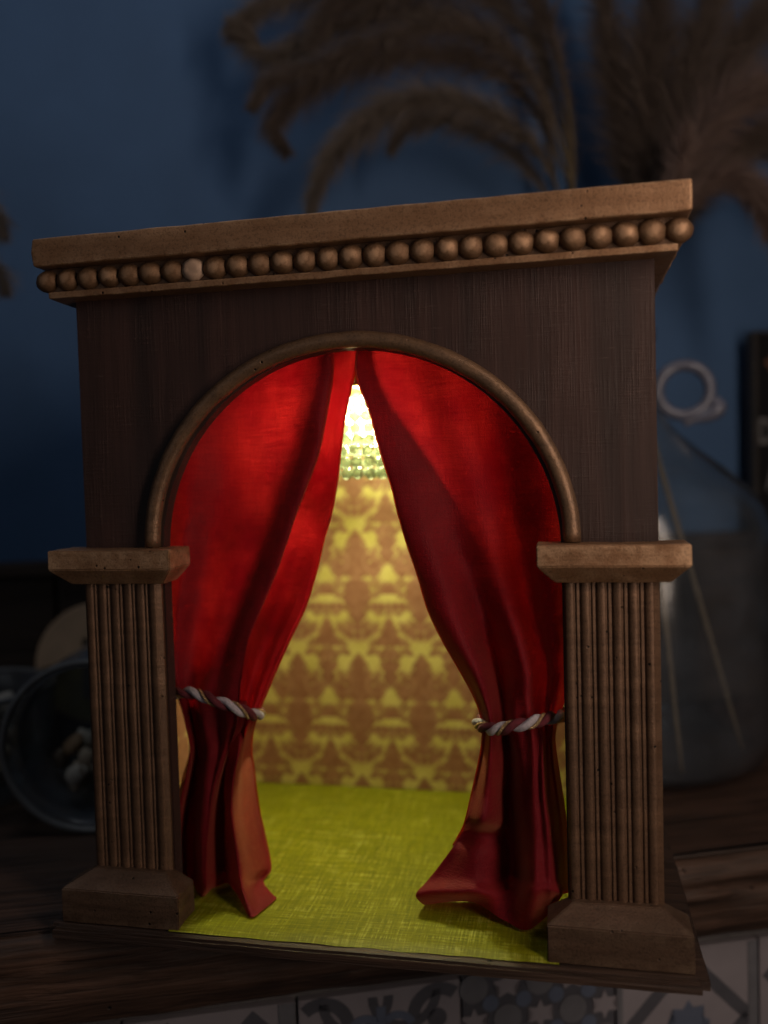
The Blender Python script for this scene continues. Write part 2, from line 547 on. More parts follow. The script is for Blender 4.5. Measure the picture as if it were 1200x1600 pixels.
def mantel_mesh():
    S0, S1, NS = -0.95, 0.75, 300
    z_rows = [0, -.0015, -.004, -.008, -.013, -.017, -.0195, -.021, -.0225, -.025, -.030, -.036, -.042, -.047, -.051, -.0535, -.0545]
    t_rows = [0.33, 0.24, 0.17, 0.12, 0.08, 0.05, 0.03, 0.018, 0.010, 0.005]
    v, f = [], []
    cols = len(t_rows) + len(z_rows) + 1
    for i in range(NS + 1):
        s = S0 + (S1 - S0) * i / NS
        for t in t_rows:
            n = noise.noise(Vector((s * 6, t * 40, 1.0)))
            v.append((s, t, TOP_Z - 0.0012 + 0.0008 * n - 0.0004))
        for z in z_rows:
            k = z / -0.0545
            n = noise.noise(Vector((s * 7, z * 25, 3.0))) * 0.006 + noise.noise(Vector((s * 25, z * 160, 8.0))) * 0.0022 + noise.noise(Vector((s * 60, z * 500, 5.0))) * 0.0007
            rnd = 0.010 * max(0, 1 - z / -0.010) ** 2 + 0.006 * max(0, (k - 0.8) / 0.2) ** 2
            crack_z = -0.0205 - 0.05 * (s - 0.05) + 0.003 * noise.noise(Vector((s * 12, 2, 9)))
            amt = max(0, min(1, (s + 0.02) * 14)) + 0.5 * max(0, noise.noise(Vector((s * 9, 5, 5))))
            crack = 0.010 * math.exp(-((z - crack_z) / 0.0016) ** 2) * min(1, amt)
            low = noise.noise(Vector((s * 9, 4.0, 2.0))) * 0.0035 * k
            v.append((s, n + rnd + crack, TOP_Z - 0.0012 + z + low))
        v.append((s, 0.33, TOP_Z - 0.0545))
    for i in range(NS):
        for j in range(cols - 1):
            a = i * cols + j
            f.append((a, a + 1, a + cols + 1, a + cols))
    f.append(tuple(range(cols)))
    f.append(tuple(NS * cols + j for j in range(cols - 1, -1, -1)))
    return py_mesh('mantel_shelf', v, f)
mantel = setting(link('mantel_shelf', mantel_mesh(), M_MANTEL, smooth=True))

# patterned tiles under the shelf
M_GROUT = mat_plain('grout', (0.16, 0.15, 0.15), 0.9, 0.2, 200)
M_TILE = mat_plain('tile_white', (0.30, 0.275, 0.30), 0.35, 0.06, 40, bump=0.05)
M_TDARK = mat_plain('tile_print_dark', (0.10, 0.10, 0.118), 0.35, 0.12, 60, bump=0.05)
M_TGREY = mat_plain('tile_print_grey', (0.17, 0.17, 0.19), 0.35, 0.12, 60, bump=0.05)
M_TBLUE = mat_plain('tile_print_blue', (0.13, 0.155, 0.22), 0.35, 0.12, 60, bump=0.05)
TT = 0.030
tw = setting(link('tiled_wall', mesh_bm(box_bm(-0.95, 0.75, TT + 0.002, TT + 0.3, -0.45, TOP_Z - 0.057), 'tiled_wall'), M_GROUT))
TP = 0.1013
tile_me = mesh_bm(box_bm(-0.0498, 0.0498, 0, 0.006, -0.0498, 0.0498, 0.0006), 'tile')
tile_me.materials.append(M_TILE)
def poly_part(name, polys, mat, parent, lift, th=0.0003):
    """flat print on the tile face: thin plates in the x-z plane"""
    bm = bmesh.new()
    for P in polys:
        fr = [bm.verts.new((x, -lift - th, z)) for x, z in P]
        bk = [bm.verts.new((x, -lift, z)) for x, z in P]
        try:
            bm.faces.new(fr)
        except ValueError:
            continue
        n = len(P)
        for i in range(n):
            bm.faces.new((fr[i], fr[(i + 1) % n], bk[(i + 1) % n], bk[i]))
    bmesh.ops.triangulate(bm, faces=[x for x in bm.faces if len(x.verts) > 4])
    return link(name, mesh_bm(bm, name), mat, parent)
def disc(cx, cz, r, n=16):
    return [(cx + r * cos(2 * pi * k / n), cz + r * sin(2 * pi * k / n)) for k in range(n)]
def star(cx, cz, r, ri, n, ph=pi / 2):
    return [(cx + (r if k % 2 == 0 else ri) * cos(ph + pi * k / n), cz + (r if k % 2 == 0 else ri) * sin(ph + pi * k / n)) for k in range(2 * n)]
def bar(x0, z0, x1, z1, w):
    d = Vector((x1 - x0, z1 - z0)).normalized()
    nx, nz = -d.y * w / 2, d.x * w / 2
    return [(x0 + nx, z0 + nz), (x0 - nx, z0 - nz), (x1 - nx, z1 - nz), (x1 + nx, z1 + nz)]
def arc(cx, cz, r, a0, a1, w, n=14):
    o = [(cx + (r + w / 2) * cos(radians(a0 + (a1 - a0) * k / n)), cz + (r + w / 2) * sin(radians(a0 + (a1 - a0) * k / n))) for k in range(n + 1)]
    i = [(cx + (r - w / 2) * cos(radians(a0 + (a1 - a0) * k / n)), cz + (r - w / 2) * sin(radians(a0 + (a1 - a0) * k / n))) for k in range(n, -1, -1)]
    q = []
    m = n + 1
    for k in range(n):
        q.append([o[k], o[k + 1], i[m - 2 - k], i[m - 1 - k]])
    return q
for k in range(-3, 3):
    cx = -0.0775 + TP * k
    tl = bpy.data.objects.new('tile', tile_me)
    COL.objects.link(tl)
    tl.parent = tw
    tl.location = (cx, TT - 0.004, -0.1235)
    h = 0.0498
    kind = k % 4
    if kind == 1:      # diamond outline round an eight-pointed star, grey side bands
        a = 0.043
        poly_part('diamond_print', [bar(-a, 0, 0, a, .0085), bar(0, a, a, 0, .0085), bar(a, 0, 0, -a, .0085), bar(0, -a, -a, 0, .0085)], M_TDARK, tl, 0.0)
        poly_part('star_print', [star(0, 0, .0155, .0105, 8)], M_TBLUE, tl, 0.0)
        poly_part('border_print', [[(-h + .0003, -h + .0003), (-h + .004, -h + .0003), (-h + .004, h - .0003), (-h + .0003, h - .0003)], [(h - .007, -h + .0003), (h - .0003, -h + .0003), (h - .0003, h - .0003), (h - .007, h - .0003)]], M_TGREY, tl, 0.0004)
    elif kind == 0:    # stars and dots
        poly_part('ground_print', [[(-h + .0003, -h + .0003), (h - .0003, -h + .0003), (h - .0003, h - .0003), (-h + .0003, h - .0003)]], M_TDARK, tl, 0.0)
        st, db, dg = [], [], []
        for i in range(-2, 3):
            for j in range(-2, 3):
                X, Z = i * .0215, j * .0215
                if (i + j) % 2 == 0:
                    dg.append(disc(X, Z, .0092))
                else:
                    st.append(star(X, Z, .0095, .0048, 5 if (i % 2) else 6))
                if abs(X + .0108) < h - .006 and abs(Z + .0108) < h - .006:
                    db.append(disc(X + .0108, Z + .0108, .0052, 12))
        poly_part('dot_print', db, M_TBLUE, tl, 0.0004)
        poly_part('roundel_print', dg, M_TGREY, tl, 0.0008)
        poly_part('star_print', st, M_TILE, tl, 0.0008)
    elif kind == 3:    # arabesque scrolls
        pr = []
        for sx in (-1, 1):
            for sz in (-1, 1):
                pr += arc(sx * .036, sz * .030, .016, 0 if sx < 0 else 180, (130 if sx < 0 else 50) if sz > 0 else (-130 if sx < 0 else 310), .008)
                pr += arc(sx * .015, sz * .046, .020, 180, 360, .006) if sz > 0 else arc(sx * .015, sz * .046, .020, 0, 180, .006)
                pr.append(disc(sx * .035, sz * .028, .0062))
                pr.append(bar(sx * .030, sz * .010, sx * .044, sz * .012, .006))
        poly_part('scroll_print', pr, M_TDARK, tl, 0.0)
        fl = [star(0, 0, .014, .006, 4), bar(0, .010, 0, .040, .0055)]
        for sx in (-1, 1):
            fl += arc(sx * .010, .024, .0095, 20 if sx > 0 else 40, 140 if sx > 0 else 160, .005)
            fl.append(star(sx * .019, .006, .0065, .003, 4))
        poly_part('flower_print', fl, M_TBLUE, tl, 0.0004)
    else:              # dark lozenges
        q = []
        for i in (-1, 1):
            for j in (-1, 1):
                X, Z = i * .0245, j * .0245
                q.append([(X, Z - .0235), (X + .0235, Z), (X, Z + .0235), (X - .0235, Z)])
        q.append([(-.008, 0), (0, -.010), (.008, 0), (0, .010)])
        poly_part('lozenge_print', q, M_TDARK, tl, 0.0)
        poly_part('border_print', [[(h - .010, -h + .0003), (h - .0003, -h + .0003), (h - .0003, h - .0003), (h - .010, h - .0003)]], M_TGREY, tl, 0.0004)

# ------------------------------------------------------------------ the toy theatre
th = empty('toy_theatre', (0, 0, 0.0))
tag(th, 'bronze and dark brown toy theatre box with arched stage opening and two fluted columns', 'toy theatre')
HW = 0.150

# base board, worn round at the corners
bm = box_bm(-0.1675, 0.1675, -0.0268, 0.198, -0.0014, 0.0040, 0.0)
ve = [e for e in bm.edges if abs(e.verts[0].co.z - e.verts[1].co.z) > 0.004]
bmesh.ops.bevel(bm, geom=ve, offset=0.004, segments=4, affect='EDGES')
he = [e for e in bm.edges if e.verts[0].co.z > 0.003 and e.verts[1].co.z > 0.003 and len(e.link_faces) == 2]
bmesh.ops.bevel(bm, geom=he, offset=0.0012, segments=2, affect='EDGES')
subdiv_long(bm, 0.012)
wobble(bm, 0.0004, 45, 2.0)
link('base_board', mesh_bm(bm, 'base_board'), M_BOARD, th)

# linen floor of the stage
bm = bmesh.new()
NX, NY = 60, 48
vs_ = []
for j in range(NY + 1):
    for i in range(NX + 1):
        x = -0.1425 + 0.285 * i / NX
        y = -0.0215 + 0.2135 * j / NY
        edge = 1 if j == 0 else 0
        y2 = y + (0.0012 * noise.noise(Vector((x * 60, 0, 0))) if j < 2 else 0)
        z = 0.0056 + 0.00035 * noise.noise(Vector((x * 30, y * 40, 4))) - (0.0012 if edge else 0)
        # leave out the cloth under the column plinths
        vs_.append(bm.verts.new((x, y2, z)))
for j in range(NY):
    for i in range(NX):
        x = -0.1425 + 0.285 * (i + .5) / NX
        y = -0.0215 + 0.2135 * (j + .5) / NY
        if abs(x) > 0.0985 and y < 0.012:
            continue
        a = j * (NX + 1) + i
        bm.faces.new((vs_[a], vs_[a + 1], vs_[a + NX + 2], vs_[a + NX + 1]))
me = mesh_bm(bm, 'floor_cloth')
link('floor_cloth', me, M_LINEN, th, smooth=True)

# carcass
box('back_wall', (-HW + .0062, HW - .0062, 0.1935, 0.1985, 0.0043, 0.338), M_INSIDE, th)

# damask motif drawn once as a table (millimetres), then printed on the paper sheets
def leaf(x, y, cx, cy, a, b, deg):
    c, s = cos(radians(deg)), sin(radians(deg))
    u, w = (x - cx) * c + (y - cy) * s, -(x - cx) * s + (y - cy) * c
    k = sqrt((u / a) ** 2 + (w / b) ** 2)
    return (1 - k) * min(a, b)
def curl(x, y, cx, cy, r, w):
    return w / 2 - abs(math.hypot(x - cx, y - cy) - r)
def prof(y, P):
    if y <= P[0][0] or y >= P[-1][0]:
        return -9
    for (y0, w0), (y1, w1) in zip(P, P[1:]):
        if y0 <= y <= y1:
            return w0 + (w1 - w0) * (y - y0) / (y1 - y0)
    return -9
A_BODY = ((28.5, 0), (33, 3.3), (38, 6.4), (40, 5.6), (44, 9.3), (46.5, 8.2), (50, 10.2), (62, 9.2), (64.5, 5.0))
A_LOW = ((64.5, 2.5), (66, 6), (70, 10.5), (72.5, 9.2), (78, 11.2), (81, 9.4), (84, 9.2), (89, 6.2), (94, 5.6), (97, 3.0), (101, 3.0), (112, 1.0))
B_SPADE = ((1.5, 0), (7, 3.3), (9, 3.0), (12, 6.3), (14, 5.6), (18, 9.0), (23.5, 8.0))
B_BODY = ((34, 4), (36, 6.2), (40, 6.0), (42, 4.4), (47, 4.8), (50, 4.2), (53.5, 2.4))
A_LEAVES = ((14, 57.5, 4.6, 6.6, 22), (12.5, 48, 2.4, 5.0, 30), (17.5, 52.5, 2.0, 3.5, 40), (11.5, 86.5, 5.6, 2.1, 8), (7.8, 106, 6.0, 2.8, -38), (4.5, 100.5, 4.0, 2.4, -30), (12.5, 102.5, 2.2, 3.6, 35))
B_LEAVES = ((10.0, 20.5, 4.2, 2.1, 32), (5.5, 30.5, 2.0, 3.0, 0), (5.8, 54.5, 5.0, 1.6, 28), (5.5, 86, 5.4, 2.0, -6), (0, 88.5, 2.2, 3.2, 0), (9.5, 77.0, 2.6, 1.6, 40))
def motif_a(x, y):
    d = max(prof(y, A_BODY), prof(y, A_LOW)) - x
    for q in A_LEAVES:
        d = max(d, leaf(x, y, *q))
    d = max(d, curl(x, y, 16.5, 89, 2.1, 1.7), curl(x, y, 14.5, 69, 2.2, 1.6))
    vein = max(0.5 - abs(math.hypot(x - 13, y - 52) - 7.5), 0.5 - abs(y - 64.5 - x * .35) if x < 7 else -9)
    return d, vein
def motif_b(x, y):
    d = max(prof(y, B_SPADE), prof(y, B_BODY)) - x
    for q in B_LEAVES:
        d = max(d, leaf(x, y, *q))
    d = max(d, 5.0 - math.hypot(x, y - 29.5))
    if y < 31:
        d = max(d, curl(x, y, 12, 30.5, 3.6, 2.4))
    if y < 77.5:
        d = max(d, leaf(x, y, 0, 77.5, 7.2, 8.6, 0))
    return d, 0.5 - abs(math.hypot(x, y - 29.5) - 3.0)
TW, THH, TR = 47.4, 92.4, 0.4
NXT, NYT = int(TW / TR), int(THH / TR)
table = []
for j in range(NYT):
    rowt = []
    yd = THH - j * TR              # the print is drawn downwards
    for i in range(NXT):
        best, bv = -9, -9
        for fn, ox in ((motif_a, 0.0), (motif_b, TW / 2)):
            x = abs((i * TR - ox + TW / 2) % TW - TW / 2)
            for yy in (yd, yd + THH):
                d_, v_ = fn(x, yy)
                if d_ > best:
                    best, bv = d_, v_
        best += 1.5 * cos(2 * pi * 9 * i / NXT) * cos(2 * pi * 15 * j / NYT) + 0.8 * cos(2 * pi * 14 * i / NXT) * cos(2 * pi * 24 * j / NYT + 1)
        rowt.append((max(0, min(1, 0.5 + (best + 1.2) / 2.2)), max(0, min(1, 0.5 + bv / 0.8)) if best > 0 else 0))
    table.append(rowt)
# the tip of a medallion stands at x = -0.0458, z = 0.1065 on the back wall
PZ = -0.1065 + 0.0924 - 0.0285 + 0.0924
def paper_sheet(name, u0, u1, z0, z1, place, step, du=0.0):
    nu, nz = int((u1 - u0) / step), int((z1 - z0) / step)
    v, colr = [], []
    for j in range(nz + 1):
        z = z0 + (z1 - z0) * j / nz
        for i in range(nu + 1):
            u = u0 + (u1 - u0) * i / nu
            v.append(place(u, z))
            m = table[int(((z + PZ) * 1000 / TR)) % NYT][int((u + du) * 1000 / TR) % NXT]
            colr += [m[0], m[1], 0.0, 1.0]
    w = nu + 1
    f = [(j * w + i, j * w + i + 1, (j + 1) * w + i + 1, (j + 1) * w + i) for j in range(nz) for i in range(nu)]
    me = py_mesh(name, v, f)
    ca = me.color_attributes.new('print', 'FLOAT_COLOR', 'POINT')
    ca.data.foreach_set('color', colr)
    return link(name, me, M_PAPER, th, smooth=True)
paper_sheet('back_wallpaper', -HW + .0075, HW - .0075, 0.0050, 0.325, lambda u, z: (u, 0.1930 - 0.0004 * noise.noise(Vector((u * 25, z * 25, 1))), z), 0.0009, 0.0458)

for s in (-1, 1):
    a, b = sorted((s * HW, s * (HW - .006)))
    box('side_wall', (a, b, 0.0083, 0.1985, 0.0043, 0.338), M_PANEL, th)
    paper_sheet('side_wallpaper', 0.0090, 0.1925, 0.0050, 0.325, (lambda u, z, s=s: (s * (HW - .0066), u, z)), 0.0015)
box('ceiling_board', (-HW + .0063, HW - .0063, 0.0085, 0.1930, 0.3255, 0.338), M_INSIDE, th)

# front panel with arched opening
def front_panel():
    zs, zt, rx, rz = 0.2000, 0.3372, 0.1045, 0.1030
    n = 48
    inner = [(-rx, 0.0043)] + [(rx * cos(pi - pi * k / n), zs + rz * sin(pi - pi * k / n)) for k in range(n + 1)] + [(rx, 0.0043)]
    def outer_of(x, z):
        if z <= zs:
            return (-HW if x < 0 else HW, z)
        dx, dz = x, z - zs
        k = min(HW / max(abs(dx), 1e-6), (zt - zs) / max(dz, 1e-6))
        return (dx * k, zs + dz * k)
    outer = [outer_of(*p) for p in inner]
    # keep exact corners
    for c in ((-HW, zt), (HW, zt)):
        j = min(range(len(outer)), key=lambda q: (outer[q][0] - c[0]) ** 2 + (outer[q][1] - c[1]) ** 2)
        outer[j] = c
    v, f = [], []
    m = len(inner)
    L = 10
    for y in (0.0, 0.0080):
        for a in range(L + 1):
            for p, q in zip(inner, outer):
                v.append((p[0] + (q[0] - p[0]) * a / L, y, p[1] + (q[1] - p[1]) * a / L))
    off = m * (L + 1)
    for a in range(L):
        for i in range(m - 1):
            k = a * m + i
            f.append((k, k + 1, k + m + 1, k + m))
            f.append((off + k, off + k + m, off + k + m + 1, off + k + 1))
    for i in range(m - 1):
        f.append((i, off + i, off + i + 1, i + 1))
        k = L * m + i
        f.append((k, k + 1, off + k + 1, off + k))
    for a in range(L):
        for k in (a * m, a * m + m - 1):
            f.append((k, k + m, off + k + m, off + k))
    me = py_mesh('front_panel', v, f)
    bm = bmesh.new()
    bm.from_mesh(me)
    for vv in bm.verts:
        if vv.co.y < 0.004:
            vv.co.y += 0.00025 * noise.noise(vv.co * 40)
    return mesh_bm(bm, 'front_panel')
link('front_panel', front_panel(), M_PANEL, th)

# half-round arch moulding
pts, n = [], 72
for k in range(n + 1):
    a = pi - pi * k / n
    w = 1 + 0.0025 * noise.noise(Vector((k * .3, 0, 1)))
    pts.append((0.1098 * cos(a) * w, -0.0018, 0.2036 + 0.1036 * sin(a) * w))
link('arch_moulding', tube_mesh('arch_moulding', pts, [0.0043 + 0.00025 * noise.noise(Vector((k * .5, 3, 1))) for k in range(n + 1)], 14), M_ARCH, th, smooth=True)

# cornice
cor = empty('cornice')
cor.parent = th
E = HW + 0.0151
bm = box_bm(-E, E, -0.0171, 0.2020, 0.3527, 0.3672, 0.0014, 3)
subdiv_long(bm, 0.010)
wobble(bm, 0.0003, 70, 4)
for v in bm.verts:      # left corner is worn round
    if v.co.x < -E + 0.004:
        v.co.x += 0.0012 * abs(v.co.z - 0.36) / 0.007
link('slab', mesh_bm(bm, 'slab'), M_BRONZE, cor)
def ledge(name, e, y0, z0, z1, mat, bev):
    bm = box_bm(-HW - e, HW + e, y0, 0.2010, z0, z1, bev, 3)
    subdiv_long(bm, 0.012)
    wobble(bm, 0.00035, 90, z0 * 40)
    link(name, mesh_bm(bm, name), mat, cor)
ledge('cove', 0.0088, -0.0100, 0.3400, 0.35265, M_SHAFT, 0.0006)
ledge('lip', 0.0092, -0.0118, 0.3366, 0.34015, M_BRONZE, 0.0009)
bead_mes = []
for q in range(6):
    bm = bmesh.new()
    bmesh.ops.create_icosphere(bm, subdivisions=3, radius=1)
    for v in bm.verts:
        nn = noise.noise(v.co * 2.1 + Vector((q * 7.3, 0, 0)))
        v.co *= 1 + 0.07 * nn + 0.03 * noise.noise(v.co * 6 + Vector((q, 1, 2)))
        v.co = Vector((v.co.x * 0.0066, v.co.y * 0.0052, v.co.z * 0.0060))
    me = mesh_bm(bm, 'bead')
    me.materials.append(M_BEAD)
    for p in me.polygons:
        p.use_smooth = True
    bead_mes.append(me)
def add_bead(x, y, z, rz=0):
    o = bpy.data.objects.new('bead', random.choice(bead_mes))
    COL.objects.link(o)
    o.parent = cor
    o.location = (x, y, z)
    o.rotation_euler = (random.uniform(-.15, .15), random.uniform(-.2, .2), rz + random.choice((0, pi)))
    k = random.uniform(.96, 1.04)
    o.scale = (k, k, random.uniform(.96, 1.03))
    return o
NB = 28
for i in range(NB):
    x = -0.1597 + 0.3194 * i / (NB - 1)
    b = add_bead(x + random.uniform(-.0002, .0002), -0.0098, 0.3461)
    if i == 7:          # one bead is split off flat
        bm = bmesh.new()
        bm.from_mesh(b.data)
        for v in bm.verts:
            if v.co.y < -0.0042:
                v.co.y = -0.0042 + 0.0003 * noise.noise(v.co * 900)
        me = mesh_bm(bm, 'bead')
        me.materials.append(M_BARE)
        b.data = me
        b.rotation_euler = (0, 0, 0)
        b['label'] = 'bead with its face split off flat'
for s in (-1, 1):
    for i in range(1, 17):
        add_bead(s * 0.1585, -0.0098 + 0.01185 * i, 0.3461, pi / 2)

# columns: capital, fluted shaft, plinth
def frustum_block(name, cx, wx, yf, yb, z0, z1, zc, tin, mat, par):
    """block whose face runs z0..z1 and whose other end (zc) is chamfered in by tin"""
    bm = bmesh.new()
    x0, x1 = cx - wx / 2, cx + wx / 2
    def ring(x0, x1, yf, z):
        return [bm.verts.new(p) for p in ((x0, yf, z), (x1, yf, z), (x1, yb, z), (x0, yb, z))]
    a = ring(x0, x1, yf, z0)
    b = ring(x0, x1, yf, z1)
    c = ring(x0 + tin, x1 - tin, yf + tin, zc)
    for r, q in ((a, b), (b, c)):
        for i in range(4):
            bm.faces.new((r[i], r[(i + 1) % 4], q[(i + 1) % 4], q[i]))
    bm.faces.new(a)
    bm.faces.new(c)
    bmesh.ops.recalc_face_normals(bm, faces=bm.faces[:])
    bmesh.ops.bevel(bm, geom=bm.edges[:], offset=0.0005, segments=2, affect='EDGES')
    subdiv_long(bm, 0.006)
    wobble(bm, 0.00028, 110, cx * 50 + z0 * 9)
    return link(name, mesh_bm(bm, name), mat, par)
def flute_profile(wd):
    """six reeds with a fine bead between neighbours, as (x, depth) from the front"""
    pr = []
    n = 6
    p = wd / n
    for i in range(n):
        x0 = -wd / 2 + i * p
        rw = p * 0.62
        for k in range(9):
            a = pi - pi * k / 8
            pr.append((x0 + p * .06 + rw / 2 + rw / 2 * cos(a), 0.0022 - 0.0014 * sin(a)))
        if i < n - 1:
            bx = x0 + p * .06 + rw + p * .16
            for k in range(5):
                a = pi - pi * k / 4
                pr.append((bx + p * .085 * cos(a), 0.0022 - 0.0007 * sin(a)))
    return pr
for s in (-1, 1):
    col = empty('column')
    col.parent = th
    cx = s * (HW - 0.0225)
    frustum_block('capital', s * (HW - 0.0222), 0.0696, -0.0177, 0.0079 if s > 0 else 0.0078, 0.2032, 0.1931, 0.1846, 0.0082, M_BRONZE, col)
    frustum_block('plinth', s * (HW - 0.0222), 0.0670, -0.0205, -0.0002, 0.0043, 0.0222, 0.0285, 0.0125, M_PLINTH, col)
    wd = 0.0447
    pr = flute_profile(wd)
    v, f = [], []
    zr = [0.0280 + (0.1850 - 0.0280) * k / 40 for k in range(41)]
    full = [(-wd / 2, 0.0049), (-wd / 2, 0.0024)] + pr + [(wd / 2, 0.0024), (wd / 2, 0.0049)]
    for z in zr:
        for x, d in full:
            jit = 0.00022 * noise.noise(Vector((x * 300 + s * 9, z * 90, 2))) + 0.0003 * noise.noise(Vector((x * 90, z * 30, 7 + s)))
            v.append((cx + x, -0.0058 + d + jit, z))
    m = len(full)
    for j in range(len(zr) - 1):
        for i in range(m - 1):
            a = j * m + i
            f.append((a, a + 1, a + m + 1, a + m))
        f.append((j * m + m - 1, j * m, (j + 1) * m, (j + 1) * m + m - 1))
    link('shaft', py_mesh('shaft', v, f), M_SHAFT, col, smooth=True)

# ------------------------------------------------------------------ chandelier of crystal beads with its light
CH = Vector((-0.0180, 0.098, 0.0))
ch = empty('chandelier', (CH.x, CH.y, 0.3255))
tag(ch, 'glowing round chandelier of pale crystal beads hanging in the gap of the red curtains', 'chandelier')
Z_TOP, Z_BOT = 0.2905, 0.2366
zo = 0.3255
link('ring', tube_mesh('ring', [(0.0315 * cos(2 * pi * k / 40), 0.0315 * sin(2 * pi * k / 40), Z_TOP + 0.0018 - zo) for k in range(40)], 0.0013, 8, True), M_GOLD, ch, smooth=True)
link('stem', tube_mesh('stem', [(0, 0, 0), (0, 0, Z_TOP + 0.001 - zo)], 0.0022, 10), M_GOLD, ch, smooth=True)
link('uplight_block', lathe_mesh('uplight_block', [(0.0005, Z_TOP + 0.0036 - zo), (0.030, Z_TOP + 0.0030 - zo), (0.0322, Z_TOP + 0.0014 - zo), (0.0322, Z_TOP + 0.0006 - zo), (0.0005, Z_TOP + 0.0014 - zo)], 48), M_GOLD, ch)  # disc added to keep the bulb light from going upwards
for a in (0.4, 0.4 + 2 * pi / 3, 0.4 + 4 * pi / 3):
    link('spoke', tube_mesh('spoke', [(0, 0, Z_TOP + 0.0018 - zo), (0.031 * cos(a), 0.031 * sin(a), Z_TOP + 0.0018 - zo)], 0.0009, 6), M_GOLD, ch)
bm = bmesh.new()
bmesh.ops.create_icosphere(bm, subdivisions=2, radius=0.0037)
cb = mesh_bm(bm, 'crystal_bead')
cb.materials.append(M_CRYSTAL)
rows = 8
for r in range(rows):
    z = Z_TOP - 0.0035 - (Z_TOP - Z_BOT - 0.007) * r / (rows - 1)
    n = 27
    for k in range(n):
        a = 2 * pi * (k + (0.12 * sin(r * 2.1)) + random.uniform(-.08, .08)) / n
        o = bpy.data.objects.new('crystal_bead', cb)
        COL.objects.link(o)
        o.parent = ch
        rad = 0.0315 + random.uniform(-.0005, .0005)
        o.location = (rad * cos(a), rad * sin(a), z - zo + random.uniform(-.0004, .0004))
        o.rotation_euler = (random.uniform(0, 6), random.uniform(0, 6), random.uniform(0, 6))
        o.scale = (1, 1, random.uniform(.9, 1.0))
bm = bmesh.new()
bmesh.ops.create_uvsphere(bm, u_segments=16, v_segments=10, radius=0.0042)
for v in bm.verts:
    v.co.z *= 1.25
bulb_me = mesh_bm(bm, 'bulb')
bulb_me.materials.append(M_LED)
for by, pw in ((-0.021, 1.25), (0.024, 1.45)):
    bulb = link('bulb', bulb_me, None, ch, loc=(0.004, by, Z_TOP - 0.0075 - zo))
    ld = bpy.data.lights.new('bulb_light', 'POINT')
    ld.energy = pw
    ld.color = (0.98, 0.97, 0.60)
    ld.shadow_soft_size = 0.013
    lo = bpy.data.objects.new('bulb_light', ld)
    COL.objects.link(lo)
    lo.parent = ch
    lo.location = (0.004, by, Z_TOP - 0.017 - zo)

